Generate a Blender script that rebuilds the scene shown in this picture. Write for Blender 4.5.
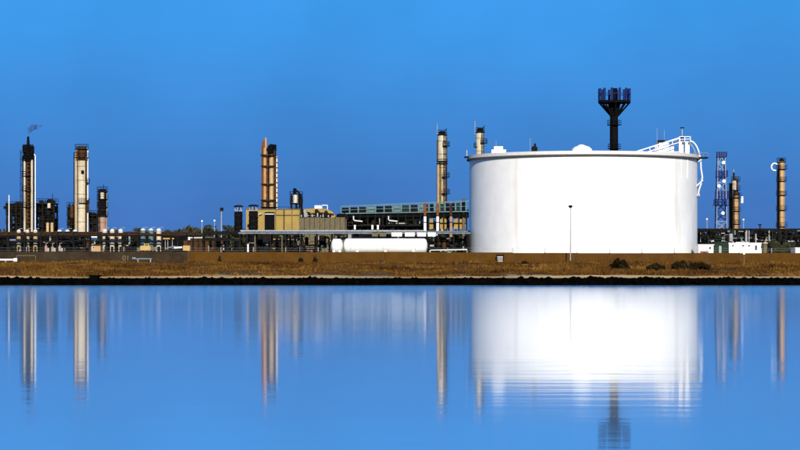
import bpy, math, random
import numpy as np
from mathutils import Vector, Matrix, noise as mnoise

for o in list(bpy.data.objects):
    bpy.data.objects.remove(o)
SC = bpy.context.scene
COL = SC.collection
R = math.radians

# ------------------------------------------------------------------ camera
LENS, HOR, EYE = 100.0, 258.0, 2.2           # horizon row in the 800 px wide photo, eye height above the water
F = 800 * LENS / 36.0                        # focal length in photo pixels
cam = bpy.data.cameras.new('camera')
cam.lens = LENS; cam.sensor_width = 36.0; cam.clip_start = 0.5; cam.clip_end = 20000
cam.shift_y = (HOR - 225) / 800.0
camo = bpy.data.objects.new('camera', cam); COL.objects.link(camo)
camo.location = (0, 0, EYE); camo.rotation_euler = (R(90), 0, 0)
SC.camera = camo
SC.render.resolution_x = 1024; SC.render.resolution_y = 576

# ------------------------------------------------------------------ sky, sun, exposure
SUN_EL, SUN_AZ = 24.0, 175.0                 # azimuth clockwise from +Y (view direction): behind the camera, a little to the right
world = bpy.data.worlds.new('World'); SC.world = world; world.use_nodes = True
nt = world.node_tree; nt.nodes.clear()
wo = nt.nodes.new('ShaderNodeOutputWorld'); bg = nt.nodes.new('ShaderNodeBackground')
sky = nt.nodes.new('ShaderNodeTexSky'); sky.sky_type = 'NISHITA'; sky.sun_disc = False
sky.sun_elevation = R(SUN_EL); sky.sun_rotation = R(SUN_AZ)
sky.altitude = 0; sky.air_density = 1.0; sky.dust_density = 0.3; sky.ozone_density = 3.0
tc = nt.nodes.new('ShaderNodeTexCoord')
off = nt.nodes.new('ShaderNodeVectorMath'); off.operation = 'ADD'; off.inputs[1].default_value = (0, 0, 0.30)
nrm = nt.nodes.new('ShaderNodeVectorMath'); nrm.operation = 'NORMALIZE'
nt.links.new(tc.outputs['Generated'], off.inputs[0]); nt.links.new(off.outputs[0], nrm.inputs[0])
nt.links.new(nrm.outputs[0], sky.inputs['Vector'])
sep = nt.nodes.new('ShaderNodeSeparateXYZ'); nt.links.new(tc.outputs['Generated'], sep.inputs[0])
mr = nt.nodes.new('ShaderNodeMapRange'); mr.interpolation_type = 'SMOOTHSTEP'
mr.inputs['From Min'].default_value = -0.01; mr.inputs['From Max'].default_value = 0.17
nt.links.new(sep.outputs['Z'], mr.inputs['Value'])
tint = nt.nodes.new('ShaderNodeMix'); tint.data_type = 'RGBA'
tint.inputs['A'].default_value = (0.20, 0.32, 0.55, 1); tint.inputs['B'].default_value = (0.23, 0.97, 1.38, 1)
nt.links.new(mr.outputs[0], tint.inputs['Factor'])
mul = nt.nodes.new('ShaderNodeMix'); mul.data_type = 'RGBA'; mul.blend_type = 'MULTIPLY'; mul.inputs['Factor'].default_value = 1
nt.links.new(sky.outputs[0], mul.inputs['A']); nt.links.new(tint.outputs['Result'], mul.inputs['B'])
snz = nt.nodes.new('ShaderNodeTexNoise'); snz.inputs['Scale'].default_value = 14; snz.inputs['Detail'].default_value = 4
nt.links.new(tc.outputs['Generated'], snz.inputs['Vector'])
snm = nt.nodes.new('ShaderNodeMapRange'); snm.inputs['From Min'].default_value = 0.3; snm.inputs['From Max'].default_value = 0.7
snm.inputs['To Min'].default_value = 0.91; snm.inputs['To Max'].default_value = 1.05
nt.links.new(snz.outputs['Fac'], snm.inputs['Value'])
mot = nt.nodes.new('ShaderNodeMix'); mot.data_type = 'RGBA'; mot.blend_type = 'MULTIPLY'; mot.inputs['Factor'].default_value = 1
nt.links.new(mul.outputs['Result'], mot.inputs['A']); nt.links.new(snm.outputs[0], mot.inputs['B'])
nt.links.new(mot.outputs['Result'], bg.inputs['Color']); bg.inputs['Strength'].default_value = 0.12
nt.links.new(bg.outputs[0], wo.inputs[0])

sl = bpy.data.lights.new('sun', 'SUN'); sl.energy = 4.6; sl.angle = R(0.5); sl.color = (1.0, 0.90, 0.74)
sun = bpy.data.objects.new('sun', sl); COL.objects.link(sun)
az, el = R(SUN_AZ), R(SUN_EL)
sdir = Vector((math.sin(az) * math.cos(el), math.cos(az) * math.cos(el), math.sin(el)))
sun.rotation_euler = sdir.to_track_quat('Z', 'Y').to_euler()
sun.location = (60, -60, 90)

vs = SC.view_settings
vs.view_transform = 'Standard'; vs.look = 'None'; vs.gamma = 1; vs.exposure = 0.35; vs.use_curve_mapping = False

# ------------------------------------------------------------------ materials
def mat(name, col, rough=0.6, metal=0.0, var=0.25, scale=1.2, dirt=None, dirt_amt=0.0, stretch=(1, 1, 0.12), bump=0.0):
    m = bpy.data.materials.new(name); m.use_nodes = True
    n = m.node_tree.nodes; l = m.node_tree.links
    b = n['Principled BSDF']; b.inputs['Roughness'].default_value = rough; b.inputs['Specular IOR Level'].default_value = 0.5 if max(col) > 0.25 else (0.0 if max(col) < 0.02 else 0.05); b.inputs['Metallic'].default_value = metal
    g = n.new('ShaderNodeNewGeometry')
    ns = n.new('ShaderNodeTexNoise'); ns.inputs['Scale'].default_value = scale; ns.inputs['Detail'].default_value = 5
    l.new(g.outputs['Position'], ns.inputs['Vector'])
    mp = n.new('ShaderNodeMapRange'); mp.inputs['From Min'].default_value = 0.3; mp.inputs['From Max'].default_value = 0.7
    mp.inputs['To Min'].default_value = 1 - var; mp.inputs['To Max'].default_value = 1 + var
    l.new(ns.outputs['Fac'], mp.inputs['Value'])
    mx = n.new('ShaderNodeMix'); mx.data_type = 'RGBA'; mx.blend_type = 'MULTIPLY'; mx.inputs['Factor'].default_value = 1
    mx.inputs['A'].default_value = (*col, 1); l.new(mp.outputs[0], mx.inputs['B'])
    out = mx.outputs['Result']
    if dirt:
        sc = n.new('ShaderNodeVectorMath'); sc.operation = 'MULTIPLY'; sc.inputs[1].default_value = stretch
        l.new(g.outputs['Position'], sc.inputs[0])
        n2 = n.new('ShaderNodeTexNoise'); n2.inputs['Scale'].default_value = scale * 1.3; n2.inputs['Detail'].default_value = 6
        l.new(sc.outputs[0], n2.inputs['Vector'])
        r2 = n.new('ShaderNodeMapRange'); r2.inputs['From Min'].default_value = 0.62 - 0.3 * dirt_amt
        r2.inputs['From Max'].default_value = 0.82 - 0.3 * dirt_amt; r2.inputs['To Max'].default_value = 0.9
        l.new(n2.outputs['Fac'], r2.inputs['Value'])
        m2 = n.new('ShaderNodeMix'); m2.data_type = 'RGBA'; m2.inputs['B'].default_value = (*dirt, 1)
        l.new(r2.outputs[0], m2.inputs['Factor']); l.new(out, m2.inputs['A']); out = m2.outputs['Result']
    l.new(out, b.inputs['Base Color'])
    if bump:
        bp = n.new('ShaderNodeBump'); bp.inputs['Strength'].default_value = bump; bp.inputs['Distance'].default_value = 0.05
        l.new(ns.outputs['Fac'], bp.inputs['Height']); l.new(bp.outputs[0], b.inputs['Normal'])
    return m

RUST = (0.10, 0.035, 0.012)
M = dict(
    white=mat('white_tank_paint', (0.79, 0.785, 0.765), 0.45, var=0.05, scale=0.3, dirt=(0.60, 0.56, 0.48), dirt_amt=0.08, stretch=(1, 1, 0.1)),
    white2=mat('white_steel_paint', (0.78, 0.77, 0.74), 0.5, var=0.06, scale=1.0),
    rim=mat('rim_plate_grey', (0.62, 0.61, 0.59), 0.5, var=0.08),
    girder=mat('girder_rim_shade', (0.10, 0.085, 0.07), 0.7, var=0.2, scale=2),  # darkened to carry the shade line under the rim
    grey=mat('grey_steel', (0.28, 0.28, 0.28), 0.5, var=0.2, scale=2, dirt=RUST, dirt_amt=0.1),
    pale=mat('pale_galvanised_steel', (0.15, 0.18, 0.21), 0.5, var=0.25, scale=2),
    teal=mat('pale_teal_steel', (0.10, 0.17, 0.18), 0.5, var=0.2, scale=2),
    green=mat('green_paint', (0.014, 0.030, 0.018), 0.6, var=0.3),
    dark=mat('dark_steelwork', (0.013, 0.012, 0.011), 0.7, var=0.4, scale=1.5, dirt=(0.04, 0.02, 0.01), dirt_amt=0.05),
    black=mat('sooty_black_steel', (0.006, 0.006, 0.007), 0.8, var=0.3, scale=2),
    brown=mat('rusty_brown_steel', (0.06, 0.028, 0.012), 0.8, var=0.4, scale=1.5, dirt=(0.012, 0.01, 0.008), dirt_amt=0.3),
    rust=mat('rust_red_steel', (0.20, 0.065, 0.022), 0.8, var=0.3, scale=1.5, dirt=(0.03, 0.015, 0.01), dirt_amt=0.1),
    cream=mat('cream_lagging', (0.40, 0.28, 0.13), 0.55, var=0.15, scale=1.0, dirt=(0.20, 0.11, 0.04), dirt_amt=0.12),
    cream2=mat('pale_cream_lagging', (0.50, 0.43, 0.30), 0.5, var=0.14, scale=0.8, dirt=(0.24, 0.14, 0.06), dirt_amt=0.18),
    copper=mat('copper_brown_lagging', (0.36, 0.19, 0.075), 0.45, 0.2, var=0.2, scale=1.0, dirt=(0.13, 0.05, 0.02), dirt_amt=0.1),
    orange=mat('tan_orange_lagging', (0.38, 0.22, 0.085), 0.55, var=0.15, scale=1.0, dirt=(0.22, 0.10, 0.04), dirt_amt=0.05),
    yellow=mat('ochre_yellow_cladding', (0.27, 0.172, 0.019), 0.6, var=0.14, scale=0.6, dirt=(0.16, 0.10, 0.025), dirt_amt=0.08),
    yellow2=mat('yellow_machine_paint', (0.42, 0.25, 0.05), 0.5, var=0.15, scale=1.5),
    beige=mat('beige_cladding', (0.12, 0.10, 0.06), 0.6, var=0.2, scale=1.5, dirt=(0.12, 0.09, 0.05), dirt_amt=0.1),
    pink=mat('salmon_primer', (0.32, 0.19, 0.13), 0.6, var=0.15),
    navy=mat('navy_blue_paint', (0.010, 0.022, 0.10), 0.5, var=0.2),
    ltblue=mat('pale_blue_paint', (0.13, 0.18, 0.30), 0.5, var=0.1),
    red=mat('dull_red_paint', (0.32, 0.035, 0.02), 0.5, var=0.15),
    wall=mat('brown_wall_render', (0.080, 0.036, 0.0065), 0.9, var=0.16, scale=0.7, dirt=(0.055, 0.024, 0.005), dirt_amt=0.04, stretch=(1, 1, 0.3), bump=0.3),
    wall2=mat('dark_grey_brown_wall', (0.034, 0.024, 0.014), 0.9, var=0.3, scale=0.8, dirt=(0.016, 0.012, 0.008), dirt_amt=0.15, stretch=(1, 1, 0.4), bump=0.3),  # darker grey-brown tone for the left wall panels
    wallcap=mat('wall_joint_post', (0.075, 0.042, 0.016), 0.9, var=0.2),
    rock=mat('wet_shaded_rock', (0.0018, 0.0016, 0.0014), 1.0, var=0.5, scale=1.5, bump=0.5),  # wet rock blackened further to stand in for the bank's shade
    concrete=mat('dark_wet_concrete', (0.002, 0.002, 0.002), 0.85, var=0.3, scale=1.0),
    leaf=mat('tree_foliage', (0.035, 0.038, 0.018), 0.8, var=0.5, scale=0.15),
    bush=mat('dry_bush_foliage', (0.018, 0.013, 0.0055), 0.9, var=0.5, scale=1.0),
    twig=mat('bush_twigs', (0.05, 0.03, 0.015), 0.9, var=0.3),
    glass=mat('window_glass', (0.03, 0.05, 0.07), 0.1, var=0.1),
    tyre=mat('black_rubber', (0.012, 0.012, 0.012), 0.9, var=0.1),
    lampglass=mat('lamp_glass', (0.75, 0.75, 0.75), 0.2, var=0.02),
)

def grass_mat():
    m = bpy.data.materials.new('dry_grass_blades'); m.use_nodes = True
    n = m.node_tree.nodes; l = m.node_tree.links; b = n['Principled BSDF']; b.inputs['Roughness'].default_value = 0.9; b.inputs['Specular IOR Level'].default_value = 0.05
    g = n.new('ShaderNodeNewGeometry')
    sc = n.new('ShaderNodeVectorMath'); sc.operation = 'MULTIPLY'; sc.inputs[1].default_value = (0.10, 0.06, 0.3)
    l.new(g.outputs['Position'], sc.inputs[0])
    ns = n.new('ShaderNodeTexNoise'); ns.inputs['Scale'].default_value = 1.6; ns.inputs['Detail'].default_value = 6
    l.new(sc.outputs[0], ns.inputs['Vector'])
    cr = n.new('ShaderNodeValToRGB'); e = cr.color_ramp.elements
    e[0].position = 0.33; e[0].color = (0.032, 0.013, 0.003, 1)
    e[1].position = 0.70; e[1].color = (0.21, 0.105, 0.019, 1)
    k = cr.color_ramp.elements.new(0.5); k.color = (0.095, 0.042, 0.008, 1)
    l.new(ns.outputs['Fac'], cr.inputs[0])
    rnd = n.new('ShaderNodeMapRange'); rnd.inputs['To Min'].default_value = 0.6; rnd.inputs['To Max'].default_value = 1.4
    l.new(g.outputs['Random Per Island'], rnd.inputs['Value'])
    mx = n.new('ShaderNodeMix'); mx.data_type = 'RGBA'; mx.blend_type = 'MULTIPLY'; mx.inputs['Factor'].default_value = 1
    l.new(cr.outputs[0], mx.inputs['A']); l.new(rnd.outputs[0], mx.inputs['B'])
    l.new(mx.outputs['Result'], b.inputs['Base Color'])
    return m
M['grass'] = grass_mat()

def ground_mat():
    m = bpy.data.materials.new('dry_earth'); m.use_nodes = True
    n = m.node_tree.nodes; l = m.node_tree.links; b = n['Principled BSDF']; b.inputs['Roughness'].default_value = 0.95; b.inputs['Specular IOR Level'].default_value = 0.05
    g = n.new('ShaderNodeNewGeometry')
    sc = n.new('ShaderNodeVectorMath'); sc.operation = 'MULTIPLY'; sc.inputs[1].default_value = (0.09, 0.09, 0.3)
    l.new(g.outputs['Position'], sc.inputs[0])
    ns = n.new('ShaderNodeTexNoise'); ns.inputs['Scale'].default_value = 1.5; ns.inputs['Detail'].default_value = 8
    l.new(sc.outputs[0], ns.inputs['Vector'])
    cr = n.new('ShaderNodeValToRGB'); e = cr.color_ramp.elements
    e[0].position = 0.35; e[0].color = (0.040, 0.017, 0.004, 1)
    e[1].position = 0.68; e[1].color = (0.17, 0.082, 0.016, 1)
    l.new(ns.outputs['Fac'], cr.inputs[0])
    # pale sandy lip just above the shore, wet mud below it blackened as painted shade
    sp = n.new('ShaderNodeSeparateXYZ'); l.new(g.outputs['Position'], sp.inputs[0])
    n2 = n.new('ShaderNodeTexNoise'); n2.inputs['Scale'].default_value = 0.25; n2.inputs['Detail'].default_value = 4
    l.new(g.outputs['Position'], n2.inputs['Vector'])
    ad = n.new('ShaderNodeMath'); ad.operation = 'MULTIPLY_ADD'; ad.inputs[1].default_value = -14; l.new(n2.outputs['Fac'], ad.inputs[0]); l.new(sp.outputs['Y'], ad.inputs[2])
    sr = n.new('ShaderNodeMapRange'); sr.inputs['From Min'].default_value = 178; sr.inputs['From Max'].default_value = 184
    sr.inputs['To Min'].default_value = 0.85; sr.inputs['To Max'].default_value = 0
    l.new(ad.outputs[0], sr.inputs['Value'])
    m1 = n.new('ShaderNodeMix'); m1.data_type = 'RGBA'; m1.inputs['B'].default_value = (0.34, 0.25, 0.14, 1)
    l.new(sr.outputs[0], m1.inputs['Factor']); l.new(cr.outputs[0], m1.inputs['A'])
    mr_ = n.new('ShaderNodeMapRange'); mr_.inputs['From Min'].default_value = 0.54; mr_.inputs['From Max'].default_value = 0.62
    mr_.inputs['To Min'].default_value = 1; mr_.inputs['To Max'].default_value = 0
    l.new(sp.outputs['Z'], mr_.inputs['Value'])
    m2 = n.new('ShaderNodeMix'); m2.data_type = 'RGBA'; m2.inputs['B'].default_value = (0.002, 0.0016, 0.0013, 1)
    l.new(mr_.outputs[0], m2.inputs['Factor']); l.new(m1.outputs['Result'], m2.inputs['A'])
    l.new(m2.outputs['Result'], b.inputs['Base Color'])
    return m
M['ground'] = ground_mat()

def water_mat():
    m = bpy.data.materials.new('calm_water'); m.use_nodes = True
    n = m.node_tree.nodes; l = m.node_tree.links; b = n['Principled BSDF']
    b.inputs['Base Color'].default_value = (0.07, 0.22, 0.46, 1); b.inputs['Roughness'].default_value = 0.06; b.inputs['IOR'].default_value = 1.33; b.inputs['Coat Weight'].default_value = 1.0; b.inputs['Sheen Weight'].default_value = 0.13; b.inputs['Sheen Roughness'].default_value = 0.3; b.inputs['Sheen Tint'].default_value = (0.55, 0.8, 1.0, 1); b.inputs['Coat IOR'].default_value = 1.4
    g = n.new('ShaderNodeNewGeometry')
    def layer(scale_vec, sc, det):
        v = n.new('ShaderNodeVectorMath'); v.operation = 'MULTIPLY'; v.inputs[1].default_value = scale_vec
        l.new(g.outputs['Position'], v.inputs[0])
        t = n.new('ShaderNodeTexNoise'); t.inputs['Scale'].default_value = sc; t.inputs['Detail'].default_value = det
        l.new(v.outputs[0], t.inputs['Vector']); return t.outputs['Fac']
    sp = n.new('ShaderNodeSeparateXYZ'); l.new(g.outputs['Position'], sp.inputs[0])      # wind ripples roughen the far side of the water
    rg = n.new('ShaderNodeMapRange'); rg.inputs['From Min'].default_value = 30; rg.inputs['From Max'].default_value = 175
    rg.inputs['To Min'].default_value = 0.05; rg.inputs['To Max'].default_value = 0.155
    l.new(sp.outputs['Y'], rg.inputs['Value']); l.new(rg.outputs[0], b.inputs['Roughness']); l.new(rg.outputs[0], b.inputs['Coat Roughness'])
    a = layer((0.22, 0.95, 1), 1.0, 4.0)
    c = layer((0.02, 0.16, 1), 1.0, 1.0)
    s = n.new('ShaderNodeMath'); s.operation = 'MULTIPLY_ADD'; s.inputs[1].default_value = 2.0
    l.new(c, s.inputs[0]); l.new(a, s.inputs[2])
    bp = n.new('ShaderNodeBump'); bp.inputs['Strength'].default_value = 1.0; bp.inputs['Distance'].default_value = 0.0032
    l.new(s.outputs[0], bp.inputs['Height']); l.new(bp.outputs[0], b.inputs['Normal']); l.new(bp.outputs[0], b.inputs['Coat Normal'])
    return m
M['water'] = water_mat()

# ------------------------------------------------------------------ mesh helpers
GZ = 1.5                                      # level of the plant's ground behind the wall
def X(px, D): return (px - 400) / F * D
def Z(py, D): return EYE + (HOR - py) / F * D
def S(n, D): return n * D / F

class MB:
    def __init__(s, D=500): s.v = []; s.f = []; s.D = D
    def box(s, x0, x1, y0, y1, z0, z1):
        i = len(s.v)
        s.v += [(x0,y0,z0),(x1,y0,z0),(x1,y1,z0),(x0,y1,z0),(x0,y0,z1),(x1,y0,z1),(x1,y1,z1),(x0,y1,z1)]
        s.f += [(i,i+3,i+2,i+1),(i+4,i+5,i+6,i+7),(i,i+1,i+5,i+4),(i+1,i+2,i+6,i+5),(i+2,i+3,i+7,i+6),(i+3,i,i+4,i+7)]
        return s
    def tube(s, pts, r, n=8, cap=True):
        pts = [Vector(p) for p in pts]; rs = r if isinstance(r, (list, tuple)) else [r] * len(pts)
        base = len(s.v); up = None
        for k, p in enumerate(pts):
            a = pts[max(k-1, 0)]; b = pts[min(k+1, len(pts)-1)]
            d = (b - a); d = d.normalized() if d.length > 1e-9 else Vector((0, 0, 1))
            if up is None:
                up = Vector((0, 1, 0)) if abs(d.y) < 0.8 else Vector((0, 0, 1))
            u = d.cross(up); 
            if u.length < 1e-6: u = d.orthogonal()
            u.normalize(); w = u.cross(d).normalized(); up = w
            off0 = math.pi / n if n == 4 else 0
            for j in range(n):
                t = 2 * math.pi * j / n + off0
                q = p + (u * math.cos(t) - w * math.sin(t)) * rs[k]; s.v.append(tuple(q))
        for k in range(len(pts)-1):
            for j in range(n):
                a = base + k*n + j; b = base + k*n + (j+1) % n
                s.f.append((a, b, b+n, a+n))
        if cap:
            s.f.append(tuple(base + j for j in range(n-1, -1, -1)))
            e = base + (len(pts)-1)*n; s.f.append(tuple(e + j for j in range(n)))
        return s
    def beam(s, p0, p1, w): return s.tube([p0, p1], w * 0.7071, 4)
    def lathe(s, cx, cy, prof, n=16):
        base = len(s.v)
        for (r, z) in prof:
            for j in range(n):
                t = 2*math.pi*j/n; s.v.append((cx + r*math.cos(t), cy + r*math.sin(t), z))
        for k in range(len(prof)-1):
            for j in range(n):
                a = base + k*n + j; b = base + k*n + (j+1) % n
                s.f.append((a, b, b+n, a+n))
        s.f.append(tuple(base + j for j in range(n-1, -1, -1)))
        e = base + (len(prof)-1)*n; s.f.append(tuple(e + j for j in range(n)))
        return s
    def ring(s, cx, cy, ri, ro, z0, z1, n=24, a0=0, a1=2*math.pi):
        closed = abs(a1 - a0 - 2*math.pi) < 1e-6; base = len(s.v); k = n if closed else n + 1
        for j in range(k):
            t = a0 + (a1-a0)*j/n; c, d = math.cos(t), math.sin(t)
            for (r, z) in ((ri, z0), (ro, z0), (ro, z1), (ri, z1)): s.v.append((cx+r*c, cy+r*d, z))
        for j in range(n):
            a = base + 4*j; b = base + 4*((j+1) % k)
            for q in range(4): s.f.append((a+q, b+q, b+(q+1) % 4, a+(q+1) % 4))
        if not closed:
            s.f.append((base, base+3, base+2, base+1)); e = base + 4*n; s.f.append((e, e+1, e+2, e+3))
        return s
    # --- the same in photo pixels, at this builder's distance (dy = metres behind it)
    def pb(s, x0, x1, yt, yb, dy=0.0, dep=1.0):
        d = s.D + dy
        return s.box(X(x0, d), X(x1, d), d, d + dep, GZ if yb is None else Z(yb, d), Z(yt, d))
    def pc(s, px, w, yt, yb=None, dy=0.0, n=14, dome=0.0, wb=None):
        d = s.D + dy; r = S(w, d)/2; rb = S(wb, d)/2 if wb else r; z0 = GZ if yb is None else Z(yb, d); z1 = Z(yt, d)
        pr = [(rb, z0), (r, z1)]
        if dome:
            h = r*dome; pr = [(rb, z0), (r, z1-h)] + [(r*math.cos(a), z1-h+h*math.sin(a)) for a in (0.4, 0.8, 1.2, 1.5)]
        return s.lathe(X(px, d), d, pr, n)
    def pt(s, pts, w, n=8):
        q = []
        for p in pts:
            d = s.D + (p[2] if len(p) > 2 else 0); q.append((X(p[0], d), d, GZ if p[1] is None else Z(p[1], d)))
        return s.tube(q, S(w, s.D)/2, n)

def link(name, v, f, m, parent=None, smooth=True, origin=None):
    me = bpy.data.meshes.new(name)
    org = Vector(origin) if origin is not None else (Vector(parent['_o']) if parent is not None and '_o' in parent else Vector((0, 0, 0)))
    a = np.array(v, dtype=np.float64) - np.array(org)
    me.from_pydata(a.tolist(), [], f); me.update()
    if smooth:
        me.polygons.foreach_set('use_smooth', [True]*len(me.polygons)); me.set_sharp_from_angle(angle=R(40))
    me.materials.append(m)
    o = bpy.data.objects.new(name, me); COL.objects.link(o)
    if parent is not None: o.parent = parent
    return o

class Thing:
    """An Empty at the thing's base; its parts are children."""
    def __init__(s, name, label, cat, px, D, group=None, z=GZ):
        s.D = D; o = bpy.data.objects.new(name, None); COL.objects.link(o)
        o.location = (X(px, D), D, z); o['_o'] = tuple(o.location); o['label'] = label; o['category'] = cat
        if group: o['group'] = group
        o.empty_display_size = 0.5; s.o = o
    def mb(s): return MB(s.D)
    def add(s, name, mb, m, parent=None, label=None, stuff=False, smooth=True):
        par = parent if parent is not None else s.o
        ob = link(name, mb.v, mb.f, M[m], par, smooth, origin=s.o['_o'])
        if label: ob['label'] = label
        if stuff: ob['kind'] = 'stuff'
        return ob

def single(name, label, cat, mb, m, px, D, group=None, z=GZ):
    o = link(name, mb.v, mb.f, M[m], None, True, origin=(X(px, D), D, z)); o.location = (X(px, D), D, z)
    o['label'] = label; o['category'] = cat
    if group: o['group'] = group
    return o

def struct(o, kind='structure'): o['kind'] = kind; return o
rng = random.Random(7)

# ------------------------------------------------------------------ terrain and water
def fbm(x, y, sc, seed=0.0):
    return mnoise.fractal(Vector((x*sc + seed, y*sc, seed)), 0.9, 2.0, 4)
def shore(x): return 180.6 + 0.9*fbm(x, 0, 0.06, 3.1) + 0.5*fbm(x, 0, 0.25, 9.7)
def lip(x): return 0.70 + 0.10*fbm(x, 4, 0.08, 5.5) + 0.05*fbm(x, 4, 0.4, 2.2)
def gz(x, y):
    t = y - shore(x)
    if t <= 0: return max(-3.0, t*0.12 - 0.03)
    if t < 1.0: return -0.03 + (lip(x) + 0.03)*min(1, t/0.7)
    u = min(1.0, (t - 1.0)/(345 - 181)); b = lip(x)*(1-u) + 1.5*u
    near = max(0.0, min(1.0, (346 - y)/20))
    return b + near*min(1, t/6)*(0.10*fbm(x, y, 0.07, 1.3) + 0.07*fbm(x, y, 0.3, 6.1))
xs = np.unique(np.concatenate([np.arange(-85, 85.01, 0.8), np.array([-6000,-3000,-1500,-800,-400,-250,-170,-120,-100, 100,120,170,250,400,800,1500,3000,6000])]))
ys = np.concatenate([np.array([-1500,-600,-200, 0, 80, 140, 160, 172, 176, 178]), np.arange(179, 186, 0.25), np.arange(186, 240, 1.0), np.arange(240, 352, 2.0),
                     np.array([356, 370, 400, 500, 700, 1000, 1800, 3500, 7000, 12000])])
gv = [(float(x), float(y), gz(float(x), float(y)) if y > 170 else max(-3.0, (y-180)*0.12)) for y in ys for x in xs]
nx = len(xs); gf = [(j*nx+i, j*nx+i+1, (j+1)*nx+i+1, (j+1)*nx+i) for j in range(len(ys)-1) for i in range(nx-1)]
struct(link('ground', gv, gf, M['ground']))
struct(link('water', [(-6000,-1500,0),(6000,-1500,0),(6000,182.5,0),(-6000,182.5,0)], [(0,1,2,3)], M['water']))

# boulders along the water's edge, shade put into their black colour: nobody could count them
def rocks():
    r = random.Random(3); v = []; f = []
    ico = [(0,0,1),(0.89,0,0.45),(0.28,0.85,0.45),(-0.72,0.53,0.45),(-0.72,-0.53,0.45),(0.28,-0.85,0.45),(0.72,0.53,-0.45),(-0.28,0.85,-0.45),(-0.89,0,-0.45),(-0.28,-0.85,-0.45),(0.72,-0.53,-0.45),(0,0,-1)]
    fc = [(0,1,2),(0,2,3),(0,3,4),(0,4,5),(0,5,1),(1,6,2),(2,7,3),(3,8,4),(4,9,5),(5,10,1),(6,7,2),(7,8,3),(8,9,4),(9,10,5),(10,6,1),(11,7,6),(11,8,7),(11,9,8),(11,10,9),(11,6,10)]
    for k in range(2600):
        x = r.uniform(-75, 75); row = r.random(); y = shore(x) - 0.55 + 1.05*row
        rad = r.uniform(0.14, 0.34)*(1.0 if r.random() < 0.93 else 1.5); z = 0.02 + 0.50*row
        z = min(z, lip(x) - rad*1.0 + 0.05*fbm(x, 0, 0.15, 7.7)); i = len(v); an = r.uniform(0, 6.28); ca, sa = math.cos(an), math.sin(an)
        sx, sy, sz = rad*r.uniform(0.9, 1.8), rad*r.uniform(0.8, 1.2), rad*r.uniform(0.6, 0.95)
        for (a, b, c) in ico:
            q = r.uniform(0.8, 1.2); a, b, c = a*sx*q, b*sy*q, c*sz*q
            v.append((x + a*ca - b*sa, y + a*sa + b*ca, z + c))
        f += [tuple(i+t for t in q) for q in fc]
    o = link('shore_rocks', v, f, M['rock'], None, False); o['kind'] = 'stuff'; o['label'] = 'wet rocks blackened with painted shade along the water edge'; o['category'] = 'rocks'
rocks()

# dry grass on the bank
def grass():
    r = np.random.default_rng(5); N = 52000
    y = 182.2 + (346 - 182.2)*r.random(N)**1.25; x = (r.random(N)*2 - 1)*(y*0.185 + 6)
    v = []; f = []
    for k in range(N):
        px, py = float(x[k]), float(y[k])
        dn = fbm(px, py*0.6, 0.09, 8.8) + 0.6*fbm(px, py*0.5, 0.3, 4.1)
        if dn < -0.12 + 0.5*(r.random()-0.5): continue
        z = gz(px, py); h = (0.12 + 0.24*r.random()**2)*(0.7 + max(0, dn)*1.5)
        for b in range(3):
            a = r.random()*6.283; w = 0.05 + 0.06*r.random(); lx = (r.random()-0.5)*h*1.1; ly = (r.random()-0.5)*h*1.1
            ox = px + (r.random()-0.5)*0.35; oy = py + (r.random()-0.5)*0.35; i = len(v)
            v += [(ox - w*math.cos(a), oy - w*math.sin(a), z-0.03), (ox + w*math.cos(a), oy + w*math.sin(a), z-0.03), (ox+lx, oy+ly, z+h)]
            f.append((i, i+1, i+2))
    o = link('dry_grass', v, f, M['grass'], None, False); o['kind'] = 'stuff'; o['label'] = 'dry brown grass covering the bank'; o['category'] = 'grass'
grass()

# leafy masses
def leaves(v, f, cx, cy, cz, rx, ry, rz, n, size, r):
    for k in range(n):
        while True:
            a, b, c = r.uniform(-1, 1), r.uniform(-1, 1), r.uniform(-1, 1)
            q = a*a+b*b+c*c
            if 0.12 < q < 1: break
        p = Vector((cx+a*rx, cy+b*ry, cz+c*rz)); s = size*r.uniform(0.5, 1.4)
        u = Vector((r.uniform(-1,1), r.uniform(-1,1), r.uniform(-1,1))).normalized(); w = u.orthogonal().normalized(); i = len(v)
        v += [tuple(p-u*s), tuple(p+w*s*0.5), tuple(p+u*s), tuple(p-w*s*0.5)]; f.append((i, i+1, i+2, i+3))

def treeline():
    r = random.Random(21); v = []; f = []
    x = -200.0
    while x < 200:
        D = r.uniform(880, 960); px = 400 + x/D*F
        h = r.uniform(12.4, 13.6) + 1.2*fbm(x, 0, 0.02, 4.4)
        for q in range(9):
            rx = r.uniform(2.2, 4.0)
            leaves(v, f, x + r.uniform(-4, 4), D + r.uniform(-3, 3), GZ + h*r.uniform(0.3, 0.80), rx, rx, h*0.2, 70, 1.0, r)
        i = len(v)
        m = MB(); m.tube([(x, D, GZ-0.2), (x+r.uniform(-.5,.5), D, GZ+h*0.6)], [0.35, 0.15], 5)
        f += [tuple(i+t for t in q) for q in m.f]; v += m.v
        x += r.uniform(3.0, 5.5)
    o = link('distant_treeline', v, f, M['leaf'], None, False); o['kind'] = 'stuff'; o['label'] = 'low dark line of distant trees behind the plant'; o['category'] = 'trees'
treeline()

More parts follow.
